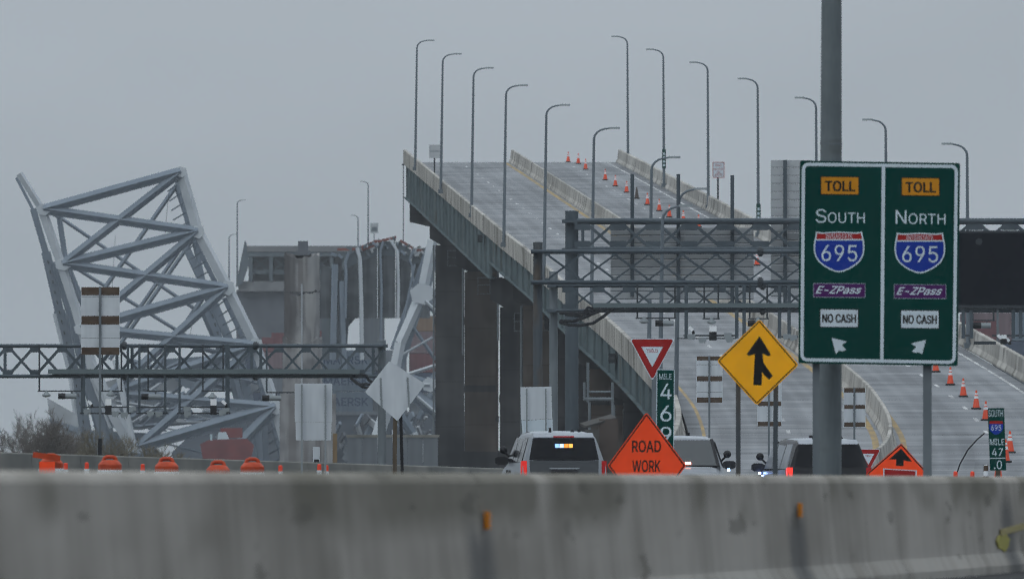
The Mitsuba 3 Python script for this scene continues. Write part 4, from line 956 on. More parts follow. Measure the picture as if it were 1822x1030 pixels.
k1, pt1 = suv('silver police vehicle seen from behind with blue and amber lights lit', 984, -0.20, 298, 0.105, 'car_silver', 'car_glass', 'car_grey', 'car_white')
wy = -2.52 + 0.24 * (1.60 - 0.9) / 0.94 - 0.05
lb = pt1('light_bar', 'car_trim', lambda m: m.box([-0.0, wy + 0.01, 1.60], [0.46, 0.02, 0.12]))
for i, (nm, col, st_) in enumerate((('blue_light', (0.20, 0.38, 1.0), 0.62), ('blue_light', (0.34, 0.52, 1.0), 0.75), ('amber_light', (1.0, 0.30, 0.04), 0.42), ('amber_light', (1.0, 0.42, 0.08), 0.50))):
    pt1(nm, 'car_trim', lambda m: m.box([-0.165 + i * 0.11, wy - 0.008, 1.60], [0.095, 0.012, 0.095]), lb, emitter=emit('e', col, st_))
pt1('decal', 'car_trim', lambda m: (m.box([-1.012, 0.4, 0.98], [0.012, 0.5, 0.07]), m.box([-1.012, 1.0, 0.98], [0.012, 0.35, 0.07])))
k3, pt3 = suv('white-roofed police vehicle with black rear, seen from behind the thick pole', 1444, -0.36, 300, 0.15, 'car_black', 'car_silver', 'car_black', 'car_white')  # side windows in silver paint: their grey reflection put into the colour
pt3('white_door', 'car_silver', lambda m: m.loft([[[-1.02 - e, y, z] for y, z in ((-2.2, 0.5), (1.2, 0.5), (1.2, 1.15), (-2.2, 1.19))] for e in (0.0, 0.016)]))
pt3('roof_light', 'car_trim', lambda m: m.box([-0.22, -1.4, 1.985], [0.16, 0.12, 0.06]))
for a in ((-1.12, 0.9, 1.10), (-1.05, 0.88, 1.03)):
    pt3('blue_light', 'car_trim', lambda m: m.box(a, [0.05, 0.05, 0.05]), emitter=emit('e', (0.25, 0.40, 1.0), 7.0))
k2, pt2 = suv('grey police vehicle facing the camera with a red light flashing on its dash', 1211, -0.30, 302, math.pi + 0.03, 'car_silver', 'car_glass', 'car_grey', 'car_white', front=True)
pt2('red_light', 'car_trim', lambda m: m.box([-0.12, 1.36, 1.285], [0.14, 0.06, 0.06]), emitter=emit('e', (1.0, 0.30, 0.2), 5.0))
pt2('blue_light', 'car_trim', lambda m: m.box([-1.12, 1.17, 1.12], [0.06, 0.05, 0.06]), emitter=emit('e', (0.35, 0.6, 1.0), 4.0))
pt2('dash', 'car_trim', lambda m: m.box([0, 1.43, 1.205], [1.6, 0.12, 0.05]))

# ------------------------------------------------------------------ small things near the piers
k = thing('shed', 'small brown shed with a pale gable end under the bridge', 'shed')
d = 560.0
def gable(m, x0, x1, yb, ye, yr, dep):
    a = P(x0, ye, d); b = P(x1, ye, d); r = P((x0 + x1) / 2, yr, d); z0 = P(0, yb, d)[2]
    pts = [[a[0], z0], [b[0], z0], [b[0], b[2]], [r[0], r[2]], [a[0], a[2]]]
    m.loft([[[x, y, z] for x, z in pts] for y in (d, d + dep)])
part(k, 'wall', 'shed_brown', lambda m: m.box((P(1066, 745, d) + P(1100, 850, d)) / 2 + [0, 3, 0], [34 * d / FPX, 5, 105 * d / FPX]))
part(k, 'gable_end', 'shed_roof', lambda m: m.beam(P(1053, 764, d - 0.1), P(1053, 850, d - 0.1), 26 * d / FPX, 0.2, up=(0, -1, 0)))
part(k, 'roof', 'shed_roof', lambda m: m.beam(P(1037, 757, d + 0.2), P(1092, 741, d + 1), 0.5, 0.1, up=(0.2, -0.2, 0.95)))
k = thing('pipe_frame', 'thin grey pipe frame standing beside the piers under the bridge', 'pipe frame')
d = 600.0
for x, a, b in ((1046, 645, 715), (1040, 680, 712), (1090, 680, 830), (1049, 715, 850), (1092, 720, 850)):
    part(k, 'upright', 'galvanised', lambda m: m.tube([P(x, a, d), P(x, b, d)], 0.07, 6))
for x0, x1, y in ((1040, 1092, 710), (1047, 1088, 697)):
    part(k, 'rail', 'galvanised', lambda m: m.tube([P(x0, y, d), P(x1, y, d)], 0.09 if y == 710 else 0.05, 6))
k = thing('utility_box', 'small pale utility box on the ground below the white sign back', 'utility box')
part(k, 'cabinet', 'sign_back', lambda m: m.box(P(563, 808, 420), [12 * 420 / FPX, 0.25, 27 * 420 / FPX])); part(k, 'dark_base', 'device_black', lambda m: m.box(P(563.5, 823, 420) , [9 * 420 / FPX, 0.3, 12 * 420 / FPX]))
k = thing('wooden_post', 'short brown wooden post right of the white sign back', 'post')
part(k, 'post', 'wood_tan', lambda m: m.beam(P(596, 771, 430), P(596, 860, 430), 0.15, 0.12, up=(0, -1, 0)))

# ------------------------------------------------------------------ wreck of the truss span
def wreck(label, d0, nearm, farm, plates, extra_depth=0.0):
    k = thing('collapsed_truss', label, 'bridge wreckage')
    for row in nearm:
        if row[0] == 'torn_panel':
            F = Face(row[1][0][0], row[1][0][1], d0 + row[2]); F.poly(k, 'torn_panel', row[3], row[1], -0.25, 0); continue
        nm, (x0, y0), (x1, y1), w, up, mt, *dz = row
        e0, e1 = dz if dz else (0, 0)
        wid = w * d0 / FPX * (0.86 if 'chord' not in nm else 1.0)
        def fn(m):
            p0, p1 = P(x0, y0, d0 + e0), P(x1, y1, d0 + e1)
            if nm in ('brace', 'strut') and wid > 0.45:      # a built-up member: two flanges and a web between
                t = (p1 - p0) / np.linalg.norm(p1 - p0); s_ = np.cross(t, up); s_ /= np.linalg.norm(s_); u_ = np.cross(s_, t)
                m.beam(p0, p1, wid * 0.5, wid * 0.84, up=up)
                for q in (-1, 1): m.beam(p0 + u_ * q * wid * 0.47, p1 + u_ * q * wid * 0.47, wid * 0.95, wid * 0.13, up=up)
            else: m.beam(p0, p1, wid * 0.8, wid, up=up)
        part(k, nm, mt, fn)
    for (x, y), r, sq in plates:
        q = [(x + r * math.cos(a) * sq, y + r * math.sin(a)) for a in np.arange(6) * math.pi / 3 + 0.3]
        F = Face(x, y, d0 - 0.75); F.poly(k, 'gusset_plate', 'truss_paint_lit', q, -0.12, 0)
    return k
TU = (0.10, -0.62, 0.78)
A = [(33, 308), (77, 373), (112, 470), (146, 585), (196, 700), (245, 795), (262, 850)]
B = [(322, 306), (352, 412), (405, 512), (455, 614), (490, 724), (520, 830)]
mem = []
D0 = 1480.0
# left chord: inner plate and outer edge in lit paint, webs in shaded paint, each running the whole length
def run(nm, pts, ws, up, mt, e):
    for (a, b), w in zip(zip(pts[:-1], pts[1:]), ws):
        t = np.array(b, float) - a; t *= w * 0.35 / np.hypot(*t)
        mem.append((nm, (a[0] - t[0], a[1] - t[1]), (b[0] + t[0], b[1] + t[1]), w, up, mt, e, e))
run('left_chord', [(36, 312), (74, 372), (108, 468), (138, 560), (164, 650), (203, 735), (236, 796)], (10, 13, 13, 14, 15, 18), (0.75, -0.5, 0.4), 'truss_paint_lit', 0)
run('left_chord', [(30, 318), (60, 376), (83, 455), (107, 560), (134, 676), (152, 770), (162, 840)], (6, 13, 19, 23, 27, 27), (0.1, -1, 0.05), 'truss_paint_shaded', 5)
run('left_chord', [(96, 470), (124, 560), (150, 660), (180, 760), (206, 840)], (11, 15, 22, 24), (0.25, -1, 0.1), 'truss_paint_shaded', 3)
run('left_chord', [(97, 560), (126, 676), (138, 770), (146, 850)], (5, 6, 8), (0.6, -0.6, 0.5), 'truss_paint_lit', 2)
run('stiffener', [(112, 480), (133, 560), (158, 660), (196, 760)], (3, 4, 5), (0.6, -0.6, 0.5), 'truss_paint_lit', 1.5)
for i in range(len(B) - 1):
    a, b = B[i], B[i + 1]
    mem.append(('right_chord', a, b, 15, (0.85, -0.6, 0.5), 'truss_paint_lit'))
    mem.append(('right_chord', (a[0] - 6, a[1] + 18), (b[0] - 12, b[1] + 10), 10, (0.1, -1, 0.05), 'truss_paint_shaded', 6, 6))
    if i: mem.append(('right_chord', (a[0] - 16 - 4 * i, a[1] + 30), (b[0] - 30 - 4 * i, b[1] + 14), 12 + 3 * i, (0.1, -1, 0.05), 'truss_paint_shaded', 14, 14))
    if i > 1: mem.append(('right_chord', (a[0] - 42, a[1] + 40), (b[0] - 56, b[1] + 20), 14, (0.4, -0.8, 0.3), 'truss_paint_shaded', 18, 18))
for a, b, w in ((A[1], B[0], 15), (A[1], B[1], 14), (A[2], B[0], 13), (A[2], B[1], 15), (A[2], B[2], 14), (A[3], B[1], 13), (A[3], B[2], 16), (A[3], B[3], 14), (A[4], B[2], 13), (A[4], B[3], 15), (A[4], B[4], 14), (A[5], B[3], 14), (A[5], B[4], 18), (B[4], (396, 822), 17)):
    mem.append(('brace', a, b, w, TU, 'truss_paint_shaded', -0.6, -0.6))
# far plane of the box
FA = [(105, 386), (117, 466), (160, 572), (212, 680), (255, 790)]
FB = [(314, 330), (342, 412), (366, 522), (400, 630), (430, 740)]
for a, b, w in ((FA[0], FA[1], 11), (FA[1], FA[2], 11), (FA[0], (365, 562), 6), (FB[0], (153, 560), 8), (FB[1], (185, 640), 7), ((FB[1][0] + 9, FB[1][1] + 2), (195, 640), 7), (FA[1], (400, 640), 6), (FB[0], FB[1], 11), (FB[1], FB[2], 10), (FB[2], FB[3], 10), (FB[3], FB[4], 12),
                (FA[2], FB[3], 8), (FB[2], (235, 720), 9), (FA[3], FB[4], 9), (FB[3], FA[4], 9), (FB[4], FA[4], 9), ((225, 640), (440, 700), 9), ((215, 660), (420, 655), 8), ((230, 745), (330, 700), 10), ((240, 760), (420, 742), 8), ((205, 700), (330, 640), 9)):
    mem.append(('far_brace', a, b, w, TU, 'truss_paint_shaded', 19, 19))
for a, b in zip(A[1:6], FA): mem.append(('strut', a, b, 7, TU, 'truss_paint_shaded', 0, 19))
for a, b in zip(B[:5], FB): mem.append(('strut', a, b, 8, TU, 'truss_paint_shaded', 0, 19))
mem += [('floor_beam', (205, 640), (240, 800), 10, (0.8, -0.4, 0.4), 'truss_paint_lit', -2, -2), ('floor_beam', (170, 650), (205, 800), 12, (0.1, -1, 0), 'truss_paint_shaded', 2, 2), ('floor_beam', (130, 660), (165, 820), 10, (0.6, -0.8, 0.3), 'truss_paint_lit', 6, 6),
        ('floor_beam', (120, 740), (150, 830), 12, (0.1, -1, 0), 'truss_paint_shaded', 8, 8), ('floor_beam', (425, 730), (455, 830), 16, (0.1, -1, 0), 'truss_paint_shaded', 4, 4), ('floor_beam', (470, 740), (474, 830), 14, (0.1, -1, 0), 'truss_paint_shaded', 5, 5)]
rw = random.Random(11)
for i in range(26):
    x, y = rw.uniform(150, 430), rw.uniform(650, 800)
    if x < 130 + (y - 560) * 0.45: x += 90
    L_, an = rw.uniform(30, 110), rw.choice((rw.uniform(-0.5, 0.1), rw.uniform(-0.9, -0.5), rw.uniform(0.05, 0.3)))
    mem.append(('bent_brace', (x, y), (min(x + L_ * math.cos(an), 470), y + L_ * math.sin(an)), rw.uniform(2.5, 6), TU, rw.choice(('truss_paint_lit', 'truss_paint_shaded')), rw.uniform(4, 16), rw.uniform(4, 16)))
for (a, b) in zip(B[:-1], B[1:]):
    for t in np.arange(0.12, 0.95, 0.16):
        x, y = a[0] + (b[0] - a[0]) * t, a[1] + (b[1] - a[1]) * t
        mem.append(('lacing', (x - 8, y + 8), (x - 26 - 10 * t, y + 22), 2.6, TU, 'truss_paint_shaded', 3, 6))
for pts_, mt_, e in (([(150, 690), (225, 668), (300, 700), (290, 722), (205, 720)], 'slab_pale', 22), ([(180, 728), (330, 716), (350, 740), (250, 765), (190, 760)], 'truss_paint_shaded', 24), ([(150, 765), (260, 770), (300, 830), (150, 830)], 'truss_paint_shaded', 26),
                     ([(270, 640), (390, 632), (440, 700), (330, 690)], 'truss_paint_shaded', 27), ([(330, 745), (440, 700), (470, 735), (360, 775)], 'truss_paint_shaded', 28), ([(265, 660), (330, 668), (320, 700), (262, 690)], 'slab_pale', 29)):
    mem.append(('torn_panel', pts_, e, mt_))
hol = [(60, 376), (83, 455), (107, 560), (134, 676), (152, 770)]
for (a, b) in zip(hol[1:-1], hol[2:]):
    for t in np.arange(0.08, 0.95, 0.17):
        x, y = a[0] + (b[0] - a[0]) * t, a[1] + (b[1] - a[1]) * t
        mem.append(('access_hole', (x, y), (x + (b[0] - a[0]) * 0.055, y + (b[1] - a[1]) * 0.055), 3.0, (0.1, -1, 0.05), 'girder_dark', 3.9, 3.9))
for t in np.arange(0.1, 0.95, 0.12):
    x, y = 360 + (398 - 360) * t, 500 + (628 - 500) * t
    mem.append(('access_hole', (x, y), (x + 2, y + 6.5), 3.0, (0.1, -1, 0.05), 'girder_dark', 13, 13))
for x0, y0, x1, y1 in ((300, 345, 292, 430), (205, 420, 199, 520), (345, 520, 338, 610), (420, 612, 428, 690), (262, 640, 258, 720)):
    mem.append(('hanging_cable', (x0, y0), (x1, y1), 1.0, TU, 'girder_dark', 8, 8))
wreck('huge leaning piece of collapsed grey steel truss at left, braces crossing between two chords', D0, mem, [],
      [(A[1], 11, 1.2), (A[2], 12, 1.3), (A[3], 12, 1.3), (A[4], 12, 1.2), (B[1], 13, 1.0), (B[2], 14, 1.0), (B[3], 14, 1.0), (B[4], 14, 1.1), (B[0], 10, 1.2), (A[5], 12, 1.2)])
N1, N2 = (751, 523), (764, 684)
mem = [('chord', (770, 428), N1, 15, (0.85, -0.6, 0.5), 'truss_paint_lit'), ('chord', N1, (712, 610), 15, (0.85, -0.6, 0.5), 'truss_paint_lit'), ('chord', (712, 610), (690, 720), 15, (0.85, -0.6, 0.5), 'truss_paint_lit'), ('chord', (690, 720), (665, 800), 18, (0.85, -0.6, 0.5), 'truss_paint_lit'),
       ('chord', (762, 440), (698, 622), 10, (0.1, -1, 0), 'truss_paint_shaded', 3, 3), ('chord', (745, 545), (700, 690), 16, (0.1, -1, 0), 'truss_paint_shaded', 5, 5), ('chord', (778, 440), (760, 520), 12, (0.1, -1, 0), 'truss_paint_shaded', 6, 6),
       ('brace', (738, 470), (712, 600), 5, TU, 'truss_paint_shaded', 2, 2), ('brace', (770, 450), (725, 560), 4, TU, 'truss_paint_lit', 1, 1), ('brace', (720, 560), (775, 640), 6, TU, 'truss_paint_shaded', 4, 4), ('brace', (700, 640), (770, 600), 4, TU, 'truss_paint_lit', 3, 3), ('brace', N1, (800, 508), 9, TU, 'truss_paint_lit'), ('brace', N1, (800, 530), 10, TU, 'truss_paint_shaded'), ('brace', N1, (800, 572), 18, TU, 'truss_paint_shaded'), ('brace', (757, 535), (802, 578), 5, TU, 'truss_paint_lit', -1, -1),
       ('brace', N2, (712, 668), 14, TU, 'truss_paint_shaded'), ('brace', (775, 650), (725, 666), 6, TU, 'truss_paint_lit', -1, -1), ('brace', N2, (735, 684), 5, TU, 'truss_paint_lit', -1, -1), ('brace', N2, (800, 650), 16, TU, 'truss_paint_shaded'), ('brace', (722, 690), (790, 745), 20, TU, 'truss_paint_shaded'), ('brace', (742, 705), (785, 742), 5, TU, 'truss_paint_lit', -1, -1),
       ('brace', (700, 720), (755, 800), 12, TU, 'truss_paint_shaded', 4, 4), ('brace', (745, 745), (768, 700), 10, TU, 'truss_paint_shaded', 4, 4), ('brace', (735, 770), (762, 825), 12, TU, 'truss_paint_lit', 3, 3)]
wreck('smaller piece of collapsed grey truss leaning beside the bridge piers', 1440.0, mem, [], [(N1, 20, 1.15), (N2, 14, 1.0)])
k = thing('fallen_slab', 'pale broken deck slab tilted against the foot of the fallen truss', 'bridge wreckage')
F = Face(110, 760, 1470)
F.poly(k, 'slab', 'slab_pale', [(84, 708), (137, 738), (146, 830), (96, 830), (92, 770)], -1.5, 0)
F.poly(k, 'edge_beam', 'truss_paint_shaded', [(88, 744), (140, 760), (138, 770), (90, 752)], 0.01, 0.5)
for x0, y0 in ((96, 775), (108, 785), (120, 790)): F.poly(k, 'rib', 'slab_pale', [(x0, y0), (x0 + 8, y0 + 3), (x0 + 10, 830), (x0 + 2, 830)], 0.01, 0.4)

# broken pier left of centre
k = thing('broken_pier', 'weathered lone concrete pier left standing between truss and ship', 'bridge pier')
d = 1240.0
def colm(m, x0, x1, y0, y1, dep, off=0.0, n=10):
    a, b = P(x0, y0, d), P(x1, y1, d)
    m.box([(a[0] + b[0]) / 2, d + dep / 2 + off, (a[2] + b[2]) / 2], [b[0] - a[0], dep, a[2] - b[2]])
def shaft(m, x0, x1, y0, y1, off=0.0):
    a, b = P(x0, y0, d), P(x1, y1, d); r = (b[0] - a[0]) / 2; c = np.array([(a[0] + b[0]) / 2, d + r + off, 0])
    rq = random.Random(2); top = [a[2] + rq.uniform(-0.5, 0.25) for _ in range(28)]
    ang = np.arange(28) * 2 * np.pi / 28
    ring = lambda z, q=1.0: [[c[0] + q * r * math.cos(t), c[1] + q * r * math.sin(t), z if not isinstance(z, list) else z[i]] for i, t in enumerate(ang)]
    m.loft([ring(b[2]), ring((a[2] + b[2]) / 2), ring(top)])
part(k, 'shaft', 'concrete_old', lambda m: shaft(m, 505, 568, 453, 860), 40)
part(k, 'top_stump', 'far_pier', lambda m: (colm(m, 530, 547, 429, 454, 3, 0.4), colm(m, 526, 552, 446, 454, 3.4, 0.2)))
part(k, 'lift_joint', 'concrete_pier', lambda m: shaft(m, 504, 569, 518, 520, -0.06), 40)
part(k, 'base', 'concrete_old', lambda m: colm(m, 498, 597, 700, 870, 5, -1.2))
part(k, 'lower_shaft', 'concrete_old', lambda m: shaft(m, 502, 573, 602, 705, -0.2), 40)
part(k, 'conduit', 'slab_pale', lambda m: m.tube([P(537, 505, d - 0.3), P(537, 700, d - 0.3)], 0.09, 6))

# far end of the bridge beyond the gap
k = thing('far_bridge_end', 'distant broken end of the bridge across the gap, with cross-braced girders', 'bridge')
d = 1900.0
zA = lambda y: P(0, y, d)[2]
def fbox(name, mt, x0, x1, y0, y1, y_off, dep, par=k): return part(par, name, mt, lambda m: (lambda a, b: m.box([(a[0] + b[0]) / 2, d + y_off + dep / 2, (a[2] + b[2]) / 2], [b[0] - a[0], dep, a[2] - b[2]]))(P(x0, y0, d), P(x1, y1, d)))
fbox('parapet', 'far_concrete', 437, 640, 437.5, 448, 0, 60); fbox('deck', 'far_steel', 438, 640, 448.5, 456, 0.3, 60)
for x in (446, 482, 518, 554, 590, 622): fbox('girder', 'far_steel', x - 3, x + 3, 456.5, 500, 0.6, 50)
for x0, x1 in ((450, 478), (486, 514), (522, 550), (558, 586)):
    part(k, 'cross_brace', 'far_steel', lambda m: (m.beam(P(x0, 458, d + 2), P(x1, 482, d + 2), 0.3, 0.3), m.beam(P(x0, 482, d + 2.4), P(x1, 458, d + 2.4), 0.3, 0.3), m.beam(P(x0, 484, d + 2), P(x1, 484, d + 2), 0.4, 0.7)))
fbox('diaphragm', 'far_pier', 440, 640, 456, 502, 9, 0.5)
part(k, 'edge_girder', 'far_steel', lambda m: m.loft([[P(x, y, d - e) for x, y in ((435.5, 428), (438.5, 432), (443, 470), (431, 507), (420, 506), (428, 465))] for e in (0.1, -2)]))
fbox('pier_cap', 'far_concrete', 424, 625, 500, 517, 1, 4); fbox('pier', 'far_pier', 420, 602, 517.5, 860, 2, 4); fbox('pier_ledge', 'far_concrete', 421, 560, 515.5, 518, 0.5, 4.6)
for x, yt, yb, s, dd_, lab in ((422, 356, 510, 1, 1905, 'taller distant lamp left of the far bridge end'), (407.5, 417, 510, 1, 2050, 'shorter distant lamp left of the far bridge end'), (637, 383, 470, -1, 2050, 'shorter distant lamp behind the ship, left of its neighbour'), (655, 323, 470, -1, 1905, 'taller distant lamp behind the ship, right of its neighbour')):
    b = P(x, yb, dd_); lamp(b, P(x, yt, dd_)[2], s, lab, 'distant street lamps on the far bridge end', arm=1.3, r=0.14)
k = thing('distant_sign', 'small distant sign on a pole above the ship wreckage', 'road sign')
F = Face(665, 406, 1890); F.poly(k, 'panel', 'panel_back', [(658.5, 397), (673, 397), (673, 415), (658.5, 415)], -0.05, 0)
F.poly(k, 'marking', 'far_steel', [(661, 404), (671, 404), (671, 412), (661, 412)], 0.01, 0.03); post(k, 665.5, 414, 470, 1890.1, 0.12, 'dark_steel')

# collapsed roadway draped over the bow
k = thing('collapsed_roadway', 'dark collapsed roadway draped over the ship bow with rusty torn edges', 'bridge wreckage')
d = 1520.0
F = Face(680, 500, d)
xs_ = [608, 640, 672, 704, 732, 766]; ty = [456, 440, 428, 430, 444, 440]; by = [566, 566, 566, 566, 566, 566]
for i in range(5):
    F.poly(k, 'slab_panel', 'slab_dark', [(xs_[i], ty[i] + 8), (xs_[i + 1] - 1, ty[i + 1] + 8), (xs_[i + 1] - 1, by[i + 1]), (xs_[i], by[i])], -0.7 - 0.2 * (i % 2), 0)
    F.poly(k, 'upper_panel', 'far_steel', [(xs_[i], ty[i]), (xs_[i + 1] - 1, ty[i + 1]), (xs_[i + 1] - 1, ty[i + 1] + 26), (xs_[i], ty[i] + 26)], 0.02, 0.22)
for i, (x, y0, y1, x2) in enumerate(((612, 452, 566, 614), (642, 444, 640, 644), (674, 432, 640, 677), (706, 432, 566, 708), (731, 446, 500, 735))):
    w_ = (0.3, 0.42, 0.22, 0.30, 0.2)[i]; bow = (5, -4, 6, 3, -7)[i]; ym = y0 + (y1 - y0) * (0.3, 0.5, 0.4, 0.62, 0.5)[i]
    pts_ = [(x + (9, -7, 8, -10, 6)[i], y0 - 3), (x + bow * 0.4, y0 + 16), (x2 + bow * 0.3, ym), (x2, y1)]
    part(k, 'floor_beam', ('truss_paint_shaded', 'truss_paint_lit', 'truss_paint_shaded', 'truss_paint_lit', 'truss_paint_shaded')[i], lambda m: [m.beam(P(*a, d - 0.9), P(*b, d - 0.9), w_, 0.5, up=(0.2, -1, 0)) for a, b in zip(pts_[:-1], pts_[1:])])
for (x0, y0), (x1, y1) in (((600, 444), (640, 443)), ((640, 441), (672, 428)), ((672, 430), (705, 422)), ((712, 428), (735, 442)), ((735, 444), (756, 446)), ((640, 446), (668, 436))):
    part(k, 'torn_edge', 'rust_red', lambda m: m.beam(P(x0, y0, d - 0.4), P(x1, y1, d - 0.4), 0.5, 0.3))
r2 = random.Random(3)
for i in range(60):
    x = r2.uniform(598, 755); y = np.interp(x, xs_, ty) + r2.uniform(-3, 12)
    part(k, 'twisted_bar', r2.choice(['far_steel', 'slab_pale', 'girder_dark', 'truss_paint_shaded']), lambda m: m.beam(P(x, y, d - 0.6), P(x + r2.uniform(-10, 10), y + r2.uniform(-6, 9), d - 0.3 - r2.random()), 0.12, 0.16 + 0.2 * r2.random()))
F.poly(k, 'slab_panel', 'slab_dark', [(571, 470), (583, 474), (602, 484), (602, 566), (568, 566)], -2.0, -1.0)
for x, y0, y1, x2 in ((596, 470, 640, 592), (606, 500, 660, 612)): part(k, 'floor_beam', 'truss_paint_shaded', lambda m: m.beam(P(x, y0, d - 0.5), P(x2, y1, d - 0.5), 0.55, 0.9, up=(0.3, -1, 0)))
F.poly(k, 'hanging_panel', 'container_grey', [(642, 566), (684, 566), (684, 640), (646, 640)], -0.8, -0.2)
F.poly(k, 'hanging_panel', 'far_steel', [(572, 566), (632, 566), (620, 580), (617, 615), (600, 640), (572, 640)], -1.6, -1.0)

# ship and its containers
k = thing('cargo_ship', 'dark blue cargo ship hull caught under the collapsed roadway', 'ship')
d = 1600.0
hull_px = [(455, 735), (700, 735), (690, 700), (800, 720), (830, 740), (820, 900), (470, 900)]
part(k, 'hull', 'ship_blue', lambda m: m.loft([[P(x, y, d) + [0, e, 0] for x, y in ((305, 805), (345, 768), (455, 742), (700, 736), (830, 738), (815, 920), (330, 920))] for e in (0, 34)]))
part(k, 'deck_rail', 'container_grey', lambda m: (m.beam(P(455, 738, d - 0.2), P(830, 735, d - 0.2), 0.3, 0.25), [m.beam(P(x, 738, d - 0.2), P(x, 730, d - 0.2), 0.15, 0.15, up=(0, -1, 0)) for x in range(460, 830, 12)]))
r3 = random.Random(5)
for i in range(46):
    x, y = r3.uniform(570, 770), r3.uniform(735, 800)
    part(k, 'debris_bar', r3.choice(['truss_paint_shaded', 'container_grey', 'slab_pale', 'far_pier', 'truss_paint_shaded']), lambda m: m.beam(P(x, y, d - 1 - r3.random() * 3), P(x + r3.uniform(-26, 26), y + r3.uniform(4, 34), d - 1 - r3.random() * 3), r3.uniform(0.15, 0.5), r3.uniform(0.2, 0.9)))
part(k, 'hatch_cover', 'container_grey', lambda m: m.box(P(640, 741, d + 16), [22, 26, 1.2]))
def container(x0, x1, y0, y1, d, mt, lab, txt=None, grp='shipping containers stacked on the ship', tx=None):
    k = thing('shipping_container', lab, 'shipping container', grp)
    w, h = (x1 - x0) * d / FPX, (y1 - y0) * d / FPX
    c = P((x0 + x1) / 2, (y0 + y1) / 2, d) + [0, 6, 0]
    part(k, 'body', mt, lambda m: m.box(c, [w, 12, h]))
    for sx in (-1, 1): part(k, 'corner_post', mt, lambda m: m.box(c + [sx * (w / 2 - 0.1), -6.03, 0], [0.2, 0.08, h]))
    for sz in (-1, 1): part(k, 'rail', mt, lambda m: m.box(c + [0, -6.04, sz * (h / 2 - 0.09)], [w - 0.42, 0.08, 0.16]))
    if txt:
        F = Face((x0 + x1) / 2, (y0 + y1) / 2, d - 0.02); F.text(k, 'letter_navy', txt, tx[0], tx[1], y0 + (y1 - y0) * 0.68, 14, 0.03, True)
rows = [(623, 659), (660, 696), (697, 733)]
nm_r = ['top', 'middle', 'bottom']
for r_, (y0, y1) in enumerate(rows):
    container(566, 663, y0, y1, 1606, 'container_blue', f'blue-grey lettered shipping container in the {nm_r[r_]} row, left of the diamond sign back', 'MAERSK', tx=(576, 655))
    container(664, 722, y0, y1, 1608, 'container_deep' if r_ == 1 else 'container_grey', f'{"dark blue" if r_ == 1 else "grey"} shipping container in the {nm_r[r_]} row, behind the diamond sign back')
for x0, x1, y0, y1, mt, lab in ((728, 800, 590, 628, 'container_rose', 'dull purple shipping container highest beside the bridge pier'), (728, 800, 629, 662, 'container_red', 'red shipping container second down beside the bridge pier'), (728, 800, 663, 698, 'container_deep', 'dark shipping container third down beside the bridge pier'), (728, 800, 699, 733, 'container_grey', 'grey shipping container lowest beside the bridge pier'),
                            (738, 800, 562, 589, 'container_orange', 'tan shipping container on top of the stack beside the bridge pier')):
    container(x0, x1, y0, y1, 1612, mt, lab)
for x0, x1, y0, y1, mt, lab in ((466, 490, 600, 625, 'container_red', 'red shipping container highest left of the lone pier'), (483, 506, 592, 618, 'container_red', 'tilted red shipping container just left of the lone pier'), (466, 506, 626, 655, 'container_rose', 'dull red shipping container below the red ones left of the lone pier'), (569, 590, 588, 622, 'container_red', 'small red shipping container right of the lone pier')):
    container(x0, x1, y0, y1, 1590, mt, lab)
for x0, x1, y0, y1, mt, lab in ((425, 466, 620, 660, 'container_deep', 'dark blue shipping container behind the left gantry'), (425, 506, 660, 697, 'container_grey', 'grey shipping container low behind the truss foot'), (440, 506, 698, 735, 'container_deep', 'dark shipping container lowest behind the truss foot')):
    container(x0, x1, y0, y1, 1614, mt, lab)
k = thing('red_boat', 'red workboat with a pale cabin behind the orange drums', 'boat')
d = 1380.0
part(k, 'hull', 'boat_red', lambda m: m.loft([[P(x, y, d + e) for x, y in pts_] for e, pts_ in ((0, ((356, 790), (372, 782), (440, 780), (452, 792), (440, 850), (368, 850))), (9, ((364, 788), (376, 783), (436, 781), (444, 792), (436, 850), (372, 850))))]), 40)
part(k, 'cabin', 'boat_white', lambda m: m.loft([[P(x, y, d + e) for x, y in ((386, 783), (389, 769), (402, 768), (409, 783))] for e in (1, 5)]))
part(k, 'cabin_top', 'boat_red', lambda m: m.box(P(412, 770, d + 3), [2.4, 3, 1.1])); part(k, 'mast', 'boat_white', lambda m: m.tube([P(376, 783, d), P(376, 772, d)], 0.12, 6))
# stacks on the far bank, right
for i, (x0, x1, y0, y1, mt, lab) in enumerate(((1716, 1774, 571, 606, 'container_red', 'large red shipping container seen under the right gantry'), (1716, 1774, 556, 570.5, 'container_rose', 'dull pink shipping container on the red one under the right gantry'), (1775, 1800, 556, 606, 'container_rose', 'pinkish grey shipping container right of the red one'), (1801, 1880, 556, 606, 'container_blue', 'blue-grey shipping container at the right edge, upper'),
                                         (1775, 1880, 607, 660, 'container_deep', 'dark blue shipping container at the right edge, middle'), (1775, 1880, 661, 714, 'container_blue', 'blue shipping container at the right edge, third'), (1740, 1880, 715, 760, 'container_grey', 'grey shipping container at the right edge, lowest'))):
    container(x0, x1, y0, y1, 1180, mt, lab, grp='shipping containers beyond the right parapet')

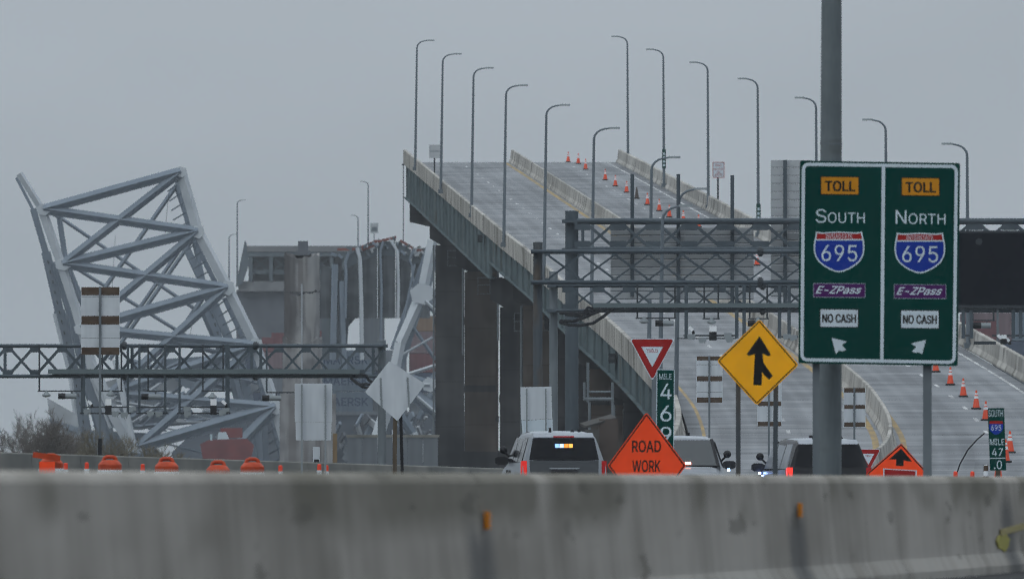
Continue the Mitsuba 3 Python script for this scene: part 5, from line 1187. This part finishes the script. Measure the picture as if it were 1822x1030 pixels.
# ------------------------------------------------------------------ bare trees at left
def tree(x, ytop, d, spread, seed, lab, tw='twig', zb=-2.9):
    r = random.Random(seed); k = thing('bare_tree', lab, 'tree', 'bare trees behind the left barrier')
    top = P(x, ytop, d); H = top[2] - zb; base = np.array([top[0], d, zb])
    trunk, crown = MB(), MB()
    def grow(p, dirv, L, rad, lev):
        q = p.copy(); pts = [q.copy()]; dv = dirv.copy()
        for _ in range(3):
            dv = dv + np.array([r.gauss(0, .13), r.gauss(0, .13), r.gauss(0.05, .07)]); dv /= np.linalg.norm(dv)
            q = q + dv * L / 3; pts.append(q.copy())
        (trunk if lev < 2 else crown).tube(pts, np.linspace(rad, rad * 0.55, 4), 5 if lev < 2 else 3, cap=False)
        if lev >= 5: return
        for _ in range(r.choice((3, 4)) if lev < 3 else 4):
            t = r.uniform(0.35, 1.0); i = min(int(t * 3), 2); s = pts[i] + (pts[i + 1] - pts[i]) * (t * 3 - i)
            nd = dv + np.array([r.gauss(0, spread), r.gauss(0, spread), r.gauss(0.12, 0.28)]); nd /= np.linalg.norm(nd)
            grow(s, nd, L * r.uniform(0.52, 0.8), max(rad * 0.55, 0.012), lev + 1)
    for j in range(3):
        a = r.uniform(0, 6.28); dv = np.array([0.28 * math.cos(a), 0.28 * math.sin(a), 1.0]); dv /= np.linalg.norm(dv)
        grow(base + [r.uniform(-.2, .2), r.uniform(-.2, .2), 0], dv, H * 0.36, 0.13 * H / 7, 0)
    mz = np.percentile(np.concatenate([v[:, 2] for v in crown.V]), 99.3); sc_ = H / (mz - zb)
    for mb in (trunk, crown): mb.V = [(v - base) * [sc_ * 0.9, sc_ * 0.9, sc_] + base for v in mb.V]
    trunk.build('trunk', 'bark', k); crown.build('crown', tw, k)
for x, yt, d, sp, sd, tw, lab in ((12, 752, 880, 0.55, 1, 'twig', 'bare dark tree at the left edge of the picture'), (48, 738, 860, 0.6, 2, 'twig', 'tallest bare dark tree behind the left barrier'), (82, 746, 890, 0.6, 3, 'twig', 'bare dark tree just right of the tallest one'), (112, 770, 900, 0.55, 4, 'twig', 'smaller bare dark tree in front of the tilted pale slab'),
                              (208, 768, 870, 0.5, 5, 'twig_tan', 'thin brownish bare tree right of the tall striped sign pole'), (158, 788, 880, 0.55, 6, 'twig_tan', 'low tan bare shrub left of the tall striped sign pole'), (262, 793, 900, 0.6, 7, 'twig_tan', 'low thin bare shrub at the foot of the fallen truss')):
    tree(x, yt, d, sp, sd, lab, tw)
